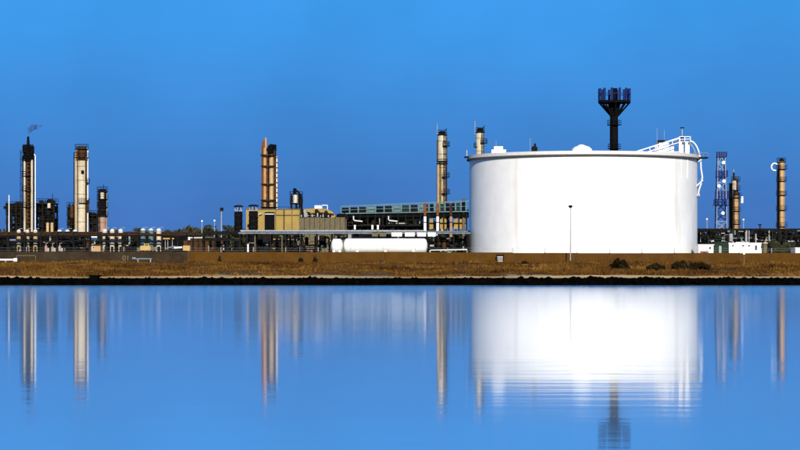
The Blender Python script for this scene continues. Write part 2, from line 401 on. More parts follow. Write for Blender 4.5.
def bush(px, w, yt, yb, label, D, seed, group=None, n=900, green=False):
    r = random.Random(seed); x0 = X(px, D); gzz = gz(x0, D) if D < 346 else GZ
    t = Thing('bush', label, 'bush', px, D, group, z=gzz)
    v, f = [], []; W = S(w, D)/2; H = (Z(yt, D) - gzz)*1.15
    for q in range(18):
        a = r.uniform(-1, 1); hh = H*(1 - 0.5*a*a)*r.uniform(0.75, 1.15)
        leaves(v, f, x0 + a*W*0.75, D + r.uniform(-0.6, 0.6), gzz + hh*r.uniform(0.2, 0.72), W*0.28, 0.55, hh*0.28, n//18, 0.11, r)
    m = MB(D); m.v, m.f = v, f
    t.add('foliage', m, 'leaf' if green else 'bush', smooth=False)
    m = MB(D)
    for q in range(16):
        a = r.uniform(-0.9, 0.9)*W; m.tube([(x0 + a*0.3, D, gzz-0.05), (x0+a, D+r.uniform(-.3,.3), gzz+H*r.uniform(0.6, 1.15))], [0.035, 0.008], 5)
    t.add('stem', m, 'twig')
    return t

# ------------------------------------------------------------------ generic plant pieces
def platform(t, cx, cy, ri, ro, z, n=14, m='dark', rail=True, a0=0, a1=2*math.pi):
    b = MB(); b.ring(cx, cy, ri, ro, z-0.12, z+0.05, n, a0, a1)
    p = t.add('platform', b, m)
    if rail:
        b = MB(); k = max(5, n//2)
        for j in range(k+1):
            a = a0 + (a1-a0)*j/k; b.beam((cx+ro*0.97*math.cos(a), cy+ro*0.97*math.sin(a), z), (cx+ro*0.97*math.cos(a), cy+ro*0.97*math.sin(a), z+1.1), 0.07)
        for zz in (0.55, 1.1): b.ring(cx, cy, ro*0.97-0.05, ro*0.97+0.03, z+zz-0.04, z+zz+0.04, n, a0, a1)
        t.add('handrail', b, m, parent=p)
    return p
def ladder(t, x, y, z0, z1, m='dark', cage=True):
    b = MB()
    for s in (-0.25, 0.25): b.beam((x+s, y, z0), (x+s, y, z1), 0.08)
    z = z0
    while z < z1: b.beam((x-0.25, y, z), (x+0.25, y, z), 0.05); z += 0.6
    if cage:
        z = z0 + 2.2
        while z < z1: b.ring(x, y-0.3, 0.36, 0.42, z-0.03, z+0.03, 8); z += 1.5
        for a in (3.6, 4.7, 5.8): b.beam((x+0.4*math.cos(a), y-0.3+0.4*math.sin(a), z0+2.2), (x+0.4*math.cos(a), y-0.3+0.4*math.sin(a), z1), 0.05)
    return t.add('ladder', b, m)
def frame(t, x0, x1, dep, levels, nb, m='dark', brace=True, rail=True, seed=1, fill=0.5, pw=0.35, gy=0.0):
    """open steel process structure: posts, floors with handrails, braces, and small pipework on the floors. px span, levels = photo rows"""
    r = random.Random(seed); D = t.D + gy; xa, xb = X(x0, D), X(x1, D); zt = Z(levels[0], D)
    xs_ = [xa + (xb-xa)*k/nb for k in range(nb+1)]
    for x in xs_:
        for y in (D, D+dep):
            t.add('post', MB().box(x-pw/2, x+pw/2, y-pw/2, y+pw/2, GZ-0.1, zt), m)
    for lv in levels:
        z = Z(lv, D); b = MB(); b.box(xa-0.3, xb+0.3, D-0.3, D+dep+0.3, z-0.28, z)
        fl = t.add('floor', b, m)
        if rail:
            b = MB()
            for y in (D-0.25, D+dep+0.25):
                for zz in (0.55, 1.1): b.beam((xa-0.3, y, z+zz), (xb+0.3, y, z+zz), 0.07)
                k = max(3, int((xb-xa)/1.6))
                for q in range(k+1): xx = xa-0.3 + (xb-xa+0.6)*q/k; b.beam((xx, y, z), (xx, y, z+1.1), 0.07)
            for xx in (xa-0.3, xb+0.3):
                for zz in (0.55, 1.1): b.beam((xx, D-0.25, z+zz), (xx, D+dep+0.25, z+zz), 0.07)
            t.add('handrail', b, m, parent=fl)
    if brace:
        b = MB(); zs = [GZ] + [Z(l, D) for l in reversed(levels)]
        for k in range(len(zs)-1):
            for i in range(nb):
                if r.random() < 0.6:
                    a = (xs_[i], D-0.05, zs[k]); c = (xs_[i+1], D-0.05, zs[k+1])
                    if r.random() < 0.5: a, c = (xs_[i+1], D-0.05, zs[k]), (xs_[i], D-0.05, zs[k+1])
                    b.beam(a, c, 0.16)
        if b.v: t.add('bracing', b, m)
    clutter(t, xa, xb, D+0.4, D+dep-0.4, GZ, zt+0.6, int(14*fill*len(levels)*nb), m, seed+5)
def clutter(t, xa, xb, ya, yb, z0, z1, n, m='dark', seed=1, mats=None, rmax=0.35):
    """small pipes, valves and drums packed in a box: too small to pick apart singly, one mesh per material"""
    r = random.Random(seed); bins = {}
    for k in range(n):
        mm = m if (not mats or r.random() < 0.45) else r.choice(mats)
        b = bins.setdefault(mm, MB()); x, y, z = r.uniform(xa, xb), r.uniform(ya, yb), r.uniform(z0, z1); q = r.random()
        if q < 0.35:
            L = r.uniform(0.8, min(6, max(1.0, (xb-xa)*0.6))); x = min(max(x, xa+L/2), max(xb-L/2, xa+L/2)); b.tube([(x-L/2, y, z), (x+L/2, y, z)], r.uniform(0.06, 0.2), 6)
        elif q < 0.65:
            L = r.uniform(0.8, 4); za = max(z0, z-L/2); b.tube([(x, y, za), (x, y, min(z1, za+L))], r.uniform(0.06, 0.22), 6)
        elif q < 0.80:
            rr = r.uniform(0.25, 0.25+rmax); h = r.uniform(0.8, 2.0); za = max(z0, min(z, z1-h)); b.lathe(x, y, [(rr, za), (rr, za+h), (rr*0.6, za+h+rr*0.4)], 8)
        elif q < 0.9:
            w = r.uniform(0.3, 0.9); h = r.uniform(0.3, 0.9); za = max(z0, min(z, z1-h)); b.box(x-w/2, x+w/2, y-w/2, y+w/2, za, za+h)
        else:
            d = 1 if x < (xa+xb)/2 else -1; L = r.uniform(0.5, max(0.6, min(1.6, (xb-xa)/2))); za = max(z0+L, z)
            b.tube([(x, y, za-L), (x, y, za-0.3), (x+d*0.1, y, za-0.1), (x+d*0.3, y, za), (x+d*L, y, za)], r.uniform(0.06, 0.16), 6)
    for mm, b in bins.items(): t.add('pipework', b, mm, stuff=True)

def rack(name, label, px0, px1, D, yt, levels, step, pipes, m='dark', beam_m=None, seed=1, dep=5.0, mats=None, dens=1.0, ybot=None):
    """pipe rack: portal posts, level beams and long pipes; px span, levels = photo rows"""
    r = random.Random(seed); t = Thing(name, label, 'pipe rack', (px0+px1)/2, D)
    xa, xb = X(px0, D), X(px1, D); n = max(2, round((px1-px0)/step)); zt = Z(yt, D)
    me = None
    for k in range(n+1):
        for y in (D, D+dep):
            x = xa + (xb-xa)*k/n
            if me is None:
                o = t.add('post', MB().box(x-0.14, x+0.14, y-0.14, y+0.14, GZ-0.1, zt), m); me = o; base = (x, y)
            else:
                o = me.copy(); COL.objects.link(o); o.location = (x-base[0], y-base[1], 0)
    for lv in levels:
        z = Z(lv, D); b = MB()
        for y in (D-0.22, D+dep-0.02): b.box(xa-0.3, xb+0.3, y, y+0.2, z-0.3, z)
        t.add('beam', b, beam_m or m)
        b = MB()
        for k in range(n+1):
            x = xa + (xb-xa)*k/n; b.box(x-0.1, x+0.1, D, D+dep, z-0.28, z-0.04)
        t.add('cross_beam', b, m)
        for q in range(pipes):
            rr = r.uniform(0.09, 0.26); y = D + 0.3 + (dep-0.6)*q/max(1, pipes-1)
            a = xa + (xb-xa)*(0 if r.random() < 0.6 else r.uniform(0, 0.4)); c = xb - (xb-xa)*(0 if r.random() < 0.6 else r.uniform(0, 0.4))
            mm = m if not mats or r.random() < 0.55 else r.choice(mats)
            b = MB().tube([(a, y, z+rr), (c, y, z+rr)], rr, 8); t.add('pipe', b, mm)
    return t

# ------------------------------------------------------------------ the perimeter wall
WD = 348.0
t = Thing('perimeter_wall', 'long low brown wall of panels and posts running behind the grassy bank', 'wall', 400, WD)
pw = 32.4; k0 = -5; me = {}
for k in range(k0, 32):
    a = 350.5 + (k-11)*pw + 0.0; D = WD
    dark = a + pw/2 < 175
    yt = 251.3 if a < 190 else 252.0 + 1.0*max(0, min(1, (a-380)/160))
    xw = S(pw, D)
    key = 'wall2' if dark else 'wall'
    z1 = Z(yt, D) + rng.uniform(-0.03, 0.03); x0 = X(a, D)
    b = MB().box(x0+0.06, x0+xw-0.06, D, D+0.22, GZ-0.4, z1)
    t.add('wall_panel', b, key, smooth=False)
    b = MB().box(x0-0.10, x0+0.10, D-0.05, D+0.26, GZ-0.5, z1+0.05)
    p = t.add('post', b, 'wall2' if dark else 'wallcap', smooth=False)
    b = MB().box(x0-0.045, x0+0.045, D+0.06, D+0.15, z1+0.05, z1+0.75)
    t.add('fence_stanchion', b, 'grey', parent=p)
b = MB()
for h in (0.3, 0.65): b.beam((X(-40, WD), WD+0.1, Z(252, WD)+h), (X(840, WD), WD+0.1, Z(252.5, WD)+h), 0.012)
t.add('fence_wire', b, 'grey')

# numbers painted on a small board at the wall's dark end
t = Thing('number_board', 'small dark board with pale number 01 on the dark left wall', 'sign', 126, WD-0.3)
t.add('board', t.mb().pb(120.5, 131.5, 254.2, None, 0, 0.08), 'wall2')
fc = bpy.data.curves.new('number', 'FONT'); fc.body = '01'; fc.size = 1.15; fc.align_x = 'CENTER'; fc.extrude = 0.012; fc.offset = 0.012
fo = bpy.data.objects.new('number', fc); COL.objects.link(fo); bpy.context.view_layer.update()
me = bpy.data.meshes.new_from_object(fo.evaluated_get(bpy.context.evaluated_depsgraph_get())); bpy.data.objects.remove(fo)
me.materials.clear(); me.materials.append(M['beige'])
fo = bpy.data.objects.new('number', me); COL.objects.link(fo); fo.parent = t.o
fo.rotation_euler = (R(90), 0, 0); fo.location = (0, -0.02, Z(260.6, WD) - GZ)

# white pipeline with an upright loop at the left, and the shorter pale pipe
t = Thing('white_pipeline', 'white ground pipe rising into a square loop at far left before the wall', 'pipe', 20, 344)
t.add('pipe', t.mb().pt([(-30, 259.8), (15.5, 259.8)], 1.9), 'white2')
t.add('valve', t.mb().pb(13.5, 17, 258.2, 261.4, -0.3, 0.6), 'white2')
t.add('pipe_loop', t.mb().pt([(16.5, 261.5), (16.5, 256.3), (17.3, 255.7), (34.8, 255.7), (35.6, 256.3), (35.6, 262)], 1.0), 'beige')
for q in (-10, 5): t.add('support', t.mb().pb(q, q+1.2, 260.5, None, -0.2, 0.4), 'grey')
t = Thing('pale_pipe', 'short pale pipe with a valve lying right of the number board', 'pipe', 143, 344)
t.add('pipe', t.mb().pt([(135.5, 259.2), (137, 258.9), (152, 258.9)], 1.5), 'pale')
t.add('valve', t.mb().pb(132, 135.5, 257.2, 259.2, -0.2, 0.4), 'pale')
for q in (137.5, 150): t.add('support', t.mb().pb(q, q+0.9, 259.4, None, -0.15, 0.3), 'grey')

# barred step panel against the wall
t = Thing('step_ladder', 'small dark stile with pale treads against wall before the white tank', 'stile', 500, WD-1.2)
for q in (496.4, 503.0): t.add('post', t.mb().pb(q, q+0.9, 254.2, None, 0, 0.15), 'dark')
for q in (256.6, 258.6, 260.6): t.add('tread', t.mb().pb(497.4, 502.8, q, q+0.8, 0, 0.4), 'rim')
t.add('backing', t.mb().pb(497.2, 503.2, 255.2, None, 0.6, 0.05), 'dark')

# street lamp
t = Thing('lamp_post', 'tall slim lamp post standing before the white storage tank', 'lamp post', 570.5, 344)
t.add('pole', MB(344).pc(570.5, 0.8, 207, None, n=8, wb=1.3), 'grey')
t.add('lamp_head', MB(344).pb(568.8, 572.4, 205.2, 207.4, -0.35, 0.7), 'black')
t.add('cross_arm', MB(344).pt([(569.6, 207.6), (571.6, 207.6)], 0.7), 'dark')
t.add('base_box', MB(344).pb(571.6, 574.6, 254.5, None, -0.2, 0.4), 'wallcap')

bush(620, 23, 260, 272, 'rounded dark bush, leftmost of those below the white tank', 222, 11, 'bushes on the bank', 2800)
bush(658, 25, 263.5, 272, 'low spreading dark bush, middle one below the white tank', 221, 12, 'bushes on the bank', 2800)
bush(681, 21, 261, 271, 'dark bush touching the right neighbour near tank right edge', 226, 13, 'bushes on the bank', 2800)
bush(699, 22, 260.4, 270.5, 'dark bush, rightmost of those on the bank', 229, 14, 'bushes on the bank', 2800)
bush(525, 8, 259.5, 264, 'tiny reddish brown shrub below the left part of the tank', 290, 15, None, 300)
bush(301, 5, 256.3, 263, 'tiny upright shrub before wall below the yellow hall, left one', 340, 16, 'tiny shrubs before the wall', 200)
bush(315.5, 6, 256.6, 263, 'tiny upright shrub before wall below the yellow hall, right one', 340, 17, 'tiny shrubs before the wall', 240)
bush(219.5, 4, 255.5, 264, 'thin dark shrub before the wall left of the yellow hall', 340, 18, None, 200)

for (px, yt, D, lab) in ((780.5, 273.3, 215, 'short pale marker stake near the water at far right'), (744, 252.2, 300, 'tall pale marker post with white top before right wall')):
    g = gz(X(px, D), D); t = Thing('marker_post', lab, 'post', px, D, z=g)
    x = X(px, D); w = 0.06
    t.add('stake', MB().box(x-w, x+w, D-w, D+w, g-0.2, Z(yt, D)-0.3), 'beige')
    t.add('cap', MB().box(x-w*2.2, x+w*2.2, D-w*1.2, D+w*1.2, Z(yt, D)-0.3, Z(yt, D)), 'white2' if D > 250 else 'yellow2')

D = 180.3
t = Thing('outfall_box', 'dark concrete outfall block standing at the water edge on the left', 'outfall', 94, D, z=0)
t.add('block', MB().box(X(90, D), X(98.6, D), D-0.4, D+1.4, -0.3, Z(275.8, D)), 'concrete')
t.add('cap', MB().box(X(89.6, D), X(99, D), D-0.45, D+1.45, Z(275.8, D), Z(275.2, D)), 'concrete')

# ------------------------------------------------------------------ the white storage tank
D = 485.0; TC = X(583, D); TR = S(113.4, D)
t = Thing('storage_tank', 'huge round white storage tank with gangway and pipes on its roof', 'tank', 583, D)
zt = Z(159.7, D)                       # shell top as seen at the tank's sides
n = 128; band = MB().lathe(TC, D, [(TR, GZ-0.2), (TR, zt)], n); t.add('shell', band, 'white')
for k in range(1, 8):                            # weld seams between the shell courses
    z = GZ + (zt-GZ)*k/8; t.add('weld_seam', MB().ring(TC, D, TR-0.05, TR+0.012, z-0.02, z+0.02, n), 'white')
t.add('wind_girder', MB().ring(TC, D, TR-0.1, TR+0.62, zt-0.22, zt+0.06, n), 'girder')
t.add('rim_band', MB().ring(TC, D, TR+0.28, TR+0.44, zt+0.06, zt+0.75, n), 'rim')
roofp = [(TR, zt+0.05)] + [(TR*math.cos(a), zt + 0.05 + 1.0*math.sin(a)) for a in np.linspace(0.15, 1.55, 9)]
t.add('roof', MB().lathe(TC, D, roofp, n), 'white')
fy = lambda px: -TR*math.sqrt(max(0.0, 1-((px-583)/116.0)**2))
def top(px, inset=2.0): return D + fy(px) + inset
# roof fittings: placed just inside the front rim
def roofpart(name, px0, px1, yt, m, inset=2.5, dep=2.0, shape='box', label=None):
    d = top((px0+px1)/2, inset); b = MB(d)
    if shape == 'box': b.pb(px0, px1, yt, 158, 0, dep)
    elif shape == 'dome': b.pc((px0+px1)/2, px1-px0, yt, 158, n=20, dome=0.55)
    elif shape == 'pole': b.pc((px0+px1)/2, px1-px0, yt, 158, n=6)
    return t.add(name, b, m, label=label)
roofpart('roof_hatch', 491.5, 506, 149.6, 'white2', 3)
roofpart('roof_hatch_cap', 494, 503, 146.4, 'white2', 3.2, 1.4)
roofpart('antenna', 495.7, 496.5, 140.5, 'ltblue', 3.5, shape='pole')
roofpart('vent', 531.5, 537.5, 146, 'dark', 4, shape='dome')
roofpart('vent_cap', 534, 536, 143.5, 'dark', 4, shape='pole')
roofpart('antenna', 529.7, 530.6, 138, 'ltblue', 4, shape='pole')
roofpart('manhole_dome', 571.5, 592.5, 145.2, 'white2', 5, shape='dome')
roofpart('manhole_neck', 577, 586, 144.4, 'white2', 5, shape='dome')
roofpart('antenna', 656.6, 657.4, 128, 'ltblue', 5, shape='pole')
roofpart('antenna', 663.8, 664.6, 130, 'ltblue', 5, shape='pole')
roofpart('valve_box', 657, 665, 140, 'dark', 5, 1.2)
roofpart('stepped_box', 655, 674, 146.5, 'white2', 3.5, 2.2)
roofpart('stepped_box', 659, 669, 142.8, 'white2', 3.8, 1.6)
# gangway rising to the landing
d = top(660, 1.8); b = MB(d)
for (a, c) in (((632, 153), (680, 138.2)), ((640, 154), (680, 142.2))): b.pt([a, c], 0.9, 6)
for q in range(7):
    u = q/6; b.pt([(634+46*u, 152.6-14.2*u), (636+44*u, 155.2-12.8*u)], 0.7, 6)
for (a, c) in (((636, 151.5, 1.2), (680, 137.4, 1.2)),): b.pt([a, c], 0.8, 6)
t.add('gangway', b, 'white2')
b = MB(d); b.v = []; b.pb(644, 680.5, 151.5, 152.2, 0, 1.2); t.add('gangway_deck', b, 'white2')
# landing tower
d = top(684, 0.6); b = MB(d)
for q in (671.5, 679.5): b.pb(q, q+0.9, 140.5, 158, 0.3, 0.3)
b.pb(671.5, 680.4, 140.5, 141.3, 0.3, 0.3); b.pb(671.5, 680.4, 145.5, 146.1, 0.3, 0.3)
t.add('landing_frame', b, 'pale')
t.add('landing_deck', MB(d).pb(678.5, 691, 141.2, 142.4, -0.6, 2.4), 'grey')
t.add('landing_housing', MB(d).pb(681, 689.5, 142.4, 158, 0.4, 1.6), 'white2')
b = MB(d)
for q in (679, 684.5, 690.2): b.pb(q, q+0.6, 136.5, 141.4, -0.5, 0.15)
b.pb(679, 690.8, 136.3, 136.9, -0.5, 0.12); b.pb(679, 690.8, 138.8, 139.3, -0.5, 0.12)
t.add('handrail', b, 'white2')
t.add('mast', MB(d).pc(682.2, 1.1, 127.5, 141.3, 0.2, n=6), 'grey')
t.add('mast_head', MB(d).pb(680.4, 684.2, 127.2, 128.4, 0.0, 0.3), 'dark')
t.add('mast_box', MB(d).pb(680.4, 684, 136.2, 139.2, 0.0, 0.5), 'dark')
# twin vertical trunks on the shell
d0 = D + fy(683) - 0.95
for q in (679.0, 685.2):
    t.add('vertical_trunk', MB(D + fy(q) - 1.3).pb(q, q+2.7, 141.5, 178, 0, 0.8), 'white2')
t.add('trunk_back', MB(D + fy(683) - 0.35).pb(681.7, 685.2, 160, 178, 0, 0.3), 'rim')
# side platform and bent line going down the right side
d = D - 6
b = MB(d).pb(690, 708.5, 156.9, 158.2, 0, 3.0); t.add('side_platform', b, 'dark')
b = MB(d)
for q in (693, 698, 703, 708): b.pb(q, q+0.4, 152.6, 157, 0, 0.1)
b.pb(693, 708.4, 152.5, 153.0, 0, 0.1); t.add('side_handrail', b, 'pale')
pts = []
for u in np.linspace(0, 1, 12):
    a = u*math.pi/2; pts.append((690 + 11.0*math.sin(a), 168 - 27*math.cos(a), 0.8))
pts += [(702.4, 177, 0.8), (701.0, 184, 0.8), (699.0, 190, 0.9), (698.2, 195, 1.0)]
t.add('bent_pipe', MB(d).pt(pts, 1.7, 10), 'rim')  # grey instead of white, the pipe's shade put into its colour
t.add('bent_pipe_inner', MB(d).pt([(p[0]-3.2, p[1]+1.5, 1.2) for p in pts[:10]], 1.2, 8), 'grey')
t.add('support_bracket', MB(d).pt([(690.5, 165.5, 0.2), (701.5, 159.5, 0.2)], 1.3, 6), 'white2')
t.add('support_bracket', MB(d).pt([(695, 187.5, 0.2), (703, 180, 0.2)], 1.3, 6), 'white2')
t.add('support_bracket', MB(d).pt([(695, 181, 0.2), (703, 180.5, 0.2)], 1.0, 6), 'pale')
t.add('pipe_clamp', MB(d).pb(695.5, 700.0, 193.8, 196, 0.2, 1.5), 'grey')
# small platform at the left rim
t.add('rim_platform', MB(D-3).pb(464.6, 470.5, 156.2, 157.6, 0, 2.5), 'dark')
t.add('level_gauge', MB(D-3).pb(466.5, 467.3, 150.0, 156.4, 0.3, 0.3), 'grey')

# ------------------------------------------------------------------ tall black tower behind the tank
t = Thing('vent_tower', 'tall black tower with a crown of blue tubes rising behind the tank', 'tower', 614, 560)
d = 560
t.add('shaft', t.mb().pc(614.2, 7.6, 112, None, n=18, wb=9), 'black')
t.add('shaft_head', t.mb().lathe(X(614.2, d), d, [(S(3.8, d), Z(116, d)), (S(5.2, d), Z(110, d)), (S(6.4, d), Z(103.6, d))], 18), 'black')
t.add('crown_platform', t.mb().ring(X(614.4, d), d, 0.2, S(16.2, d), Z(103.2, d), Z(100.8, d), 28), 'black')
t.add('core', t.mb().pc(614.2, 6.4, 88.3, 101, n=14), 'black')
for a in range(12):
    an = 2*math.pi*a/12 + 0.26; x = X(614.4, d) + S(15.2, d)*math.cos(an); y = d + S(15.2, d)*math.sin(an)
    t.add('tube', MB().lathe(x, y, [(S(1.25, d), Z(101, d)), (S(1.25, d), Z(88.6, d))], 10), 'navy')
for a in range(8):
    an = 2*math.pi*a/8; cx, cy = X(614.4, d), d
    t.add('strut', MB().beam((cx+S(3.5, d)*math.cos(an), cy+S(3.5, d)*math.sin(an), Z(116, d)), (cx+S(15, d)*math.cos(an), cy+S(15, d)*math.sin(an), Z(102.8, d)), 0.42), 'black')
b = MB(); b.ring(X(614.4, d), d, S(15.5, d), S(16.2, d), Z(94.4, d), Z(93.8, d), 28); t.add('guard_rail', b, 'navy')
platform(t, X(614.2, d), d, 0.8, S(7.2, d), Z(124.8, d), m='black')
platform(t, X(614.2, d), d, 0.8, S(6.6, d), Z(148.5, d), m='black')
ladder(t, X(610.8, d), d-0.9, GZ, Z(104, d), 'black')

# ------------------------------------------------------------------ columns
def column(name, label, D, px, secs, plats, cap='dark', m='cream', group=None, pipes=(), lad=None, cap_h=3, cat='column', antenna=None):
    """secs: (row top, row bottom or None, width px, material) from the top down; plats: (row, radius px, start, end angle)"""
    t = Thing(name, label, cat, px, D, group); cx = X(px, D)
    for k, (yt, yb, w, mm) in enumerate(secs):
        b = t.mb(); b.pc(px, w, yt, yb, n=20, dome=0.35 if k == 0 else 0.0); t.add('shell', b, mm)
        if k > 0:
            w2 = max(w, secs[k-1][2]); t.add('flange', MB().ring(cx, D, S(min(w, secs[k-1][2]), D)/2-0.05, S(w2, D)/2+0.12, Z(yt, D)-0.15, Z(yt, D)+0.15, 20), 'dark')
        zc, ze = Z(yt, D)-1.6, (GZ if yb is None else Z(yb, D))
        while zc > ze + 1:
            t.add('lagging_band', MB().ring(cx, D, S(w, D)/2-0.03, S(w, D)/2+0.03, zc-0.05, zc+0.05, 20), 'brown'); zc -= 3.4
    for p in plats:
        a0, a1 = (p[2], p[3]) if len(p) > 2 else (0, 2*math.pi)
        platform(t, cx, D, 0.3, S(p[1], D), Z(p[0], D), a0=a0, a1=a1)
    for (dx, yt, yb, w, mm, dy) in pipes:
        b = t.mb(); z0 = [(px+dx, yb, dy), (px+dx, yt+1.5, dy), (px+dx*0.8, yt+0.3, dy*0.8), (px+dx*0.3, yt, dy*0.3)]; b.pt(z0, w); t.add('riser_pipe', b, mm)
    if lad: ladder(t, cx + S(lad, D), D - S(secs[-1][2], D)/2 - 0.35, GZ, Z(secs[0][0]+2, D))
    if antenna: t.add('antenna', t.mb().pc(antenna[0], 0.7, antenna[1], antenna[2], n=6), 'grey')
    return t
PI = math.pi
# 1: far left stack with smoke
D = 540
t = Thing('process_stack', 'dark rusty stack with smoke wisp between two pale pipes at far left', 'stack', 28.5, D)
t.add('core', t.mb().pc(28.5, 7.4, 150, None, n=18), 'brown')
t.add('head', t.mb().pc(27.6, 8.4, 149, 160, n=14), 'black')
t.add('head_neck', t.mb().pc(27.8, 5.4, 144.5, 149, n=12), 'black')
t.add('chimney_tip', t.mb().pc(28.2, 2.2, 136.5, 145, n=10, wb=3.2), 'black')
platform(t, X(28, D), D, 0.3, S(5.4, D), Z(149.4, D), m='black')
clutter(t, X(23.5, D), X(33.5, D), D-1.2, D+1, Z(160, D), Z(146, D), 60, 'black', 43)
t.add('pale_riser', t.mb().pc(24.6, 2.0, 160, None, -0.9), 'cream2')
t.add('pale_riser', t.mb().pc(31.9, 2.3, 160, None, -1.0), 'cream2')
t.add('white_line', t.mb().pt([(35.2, None, 0), (35.2, 156, 0), (34.6, 154.6, 0), (33, 154.2, 0.2)], 1.1), 'white2')
t.add('side_vent', t.mb().pc(33.4, 1.8, 146.6, 160, 0.3, n=8), 'black')
for yy in (160.5, 176, 190.5, 207): platform(t, X(28.4, D), D, 0.3, S(6.6, D), Z(yy, D), m='black')
ladder(t, X(22, D), D-0.3, GZ, Z(150, D), 'dark')
b = t.mb()
for k in range(16): yy = 162 + k*4.0; b.pb(27.4+rng.uniform(-.4,.4), 29.6, yy, yy+1.2, -1.6, 0.4)
t.add('bracket', b, 'brown', stuff=True)
t.add('shade_pipe', t.mb().pc(33.7, 1.2, 156, None, -0.7, n=8), 'black'); t.add('shade_pipe', t.mb().pc(22.8, 1.0, 156, None, -0.5, n=8), 'black'); t.add('shade_pipe', t.mb().pc(29.4, 1.2, 156, None, -1.2, n=8), 'black')  # dark pipes added to deepen the shading of the stack

# smoke wisp
def smoke():
    m = bpy.data.materials.new('thin_dark_smoke'); m.use_nodes = True; n = m.node_tree.nodes; l = m.node_tree.links; n.remove(n['Principled BSDF'])
    pv = n.new('ShaderNodeVolumePrincipled'); pv.inputs['Color'].default_value = (0.16, 0.17, 0.34, 1)
    tcn = n.new('ShaderNodeNewGeometry'); ns = n.new('ShaderNodeTexNoise'); ns.inputs['Scale'].default_value = 1.1; ns.inputs['Detail'].default_value = 4
    l.new(tcn.outputs['Position'], ns.inputs['Vector'])
    mp = n.new('ShaderNodeMapRange'); mp.inputs['From Min'].default_value = 0.44; mp.inputs['From Max'].default_value = 0.75; mp.inputs['To Max'].default_value = 2.4
    l.new(ns.outputs['Fac'], mp.inputs['Value']); l.new(mp.outputs[0], pv.inputs['Density']); l.new(pv.outputs[0], n['Material Output'].inputs['Volume'])
    M['smoke'] = m
    d = 540; c = [(28.2, 136.5, .35), (28.6, 133, .6), (29.4, 130, 0.9), (32, 127.8, 1.15), (36, 126.8, 1.0), (39, 126.2, .7), (42.5, 125, .3)]
    b = MB(d); b.tube([(X(a, d), d, Z(y_, d)) for (a, y_, q) in c], [S(q, d)*3.0 for (_, _, q) in c], 10)
    o = link('smoke_wisp', b.v, b.f, m); o['kind'] = 'stuff'; o['label'] = 'thin bluish smoke wisp drifting from the far left stack'; o['category'] = 'smoke'
smoke()

# steelwork either side of it
t = Thing('steel_structure', 'dark open steel structure left of the smoking stack', 'structure', 14, 546); frame(t, 7, 21, 5, (206, 214, 223), 3, seed=31, fill=1.4)
t.add('overhang', t.mb().pb(3.5, 8, 206, 209, 0.5, 2), 'dark')
b = t.mb(); b.pb(8, 22, 209, 216, 2.5, 1.0); t.add('exchanger_bank', b, 'black')
b = t.mb(); b.pc(18.5, 5, 201.5, 208, 2, n=12, dome=0.4); t.add('drum', b, 'dark')
t = Thing('pipe_rack', 'dark rear pipe rack behind the upright domed vessels', 'pipe rack', 80, 489)
for k in range(16): t.add('post', t.mb().pb(-40+k*15.5, -38.8+k*15.5, 232.5, None, 0, 0.3), 'dark')
for k in range(5): t.add('pipe', t.mb().pt([(-42, 233.4-(k%2)*1.1, 0.3+k*0.7), (196, 233.4-(k%2)*1.1, 0.3+k*0.7)], 1.1), ('dark','brown','grey','dark','dark')[k])
single('white_mast', 'thin white mast left of the smoking stack', 'mast', MB(530).pc(9, 0.9, 195, None, n=6, wb=1.3), 'white2', 9, 530)
t = Thing('steel_structure', 'dark cluttered steel structure right of the smoking stack', 'structure', 44, 548); frame(t, 37, 54, 5, (203, 211, 219, 226), 3, seed=33, fill=1.5)
b = t.mb(); b.pc(50, 6, 199, None, 1.5, n=14, dome=0.4); t.add('dark_column', b, 'black')
t.add('antenna', t.mb().pc(52.5, 0.7, 194, 204, 1, n=6), 'dark')
t.add('white_drum', t.mb().pc(49, 3.4, 203, 208, -0.8, n=12, dome=0.5), 'cream2')
b = t.mb(); b.pb(38, 46, 204, 217, 2.5, 1.0); t.add('exchanger_bank', b, 'black')
for q in (47.6, 52.0): t.add('cream_vessel', t.mb().pc(q, 3.0, 222.5, None, -1.2, dome=0.3), 'cream')
# 2
D = 545
t = column('fractionating_column', 'wide cream column with rusty top second from the left', D, 81.6, [(146, 160, 10.6, 'brown'), (160, None, 11.6, 'cream2')], [(149, 7.0), (157.5, 7.2)], pipes=((-5.6, 152, None, 2.6, 'cream', -0.5), (6.2, 148, None, 1.1, 'white2', 0)), cat='column')
t.add('shade_pipe', t.mb().pc(86.0, 1.7, 156, None, -1.0, n=8), 'brown'); t.add('shade_pipe', t.mb().pc(77.8, 0.9, 156, None, -1.3, n=8), 'brown'); t.add('shade_pipe', t.mb().pc(74.0, 0.8, 152, None, -0.6, n=8), 'black')  # dark pipes added as shade lines down the cream shell
t.add('manhole', t.mb().pc(82.6, 3.0, 170.4, 173.4, -1.5, n=10), 'black')
t.add('top_pipe', t.mb().pt([(76.5, 160, -1), (76.5, 152, -1), (78, 148, -0.8), (82, 146.3, -.2)], 1.6), 'rust')
for yy, a in ((183, 0.6), (203, -0.6)):
    platform(t, X(81.6, D), D, S(5, D), S(8, D), Z(yy, D), a0=a-1.2, a1=a+1.2)
t.add('reboiler', t.mb().pc(88, 2.2, 200, 212, -0.4, dome=0.5), 'brown')
t = Thing('steel_structure', 'dark low steel structure left foot of the wide cream column', 'structure', 71, 549); frame(t, 68, 75, 4, (207, 215, 224), 2, seed=35, fill=1.4)
t.add('drum', t.mb().pc(72, 4.5, 206, 218, 0, dome=0.5), 'brown')
t = Thing('steel_structure', 'dark low steel structure between the cream column and dark column', 'structure', 92, 549); frame(t, 88.5, 97, 4, (215, 223), 2, seed=36, fill=1.6)
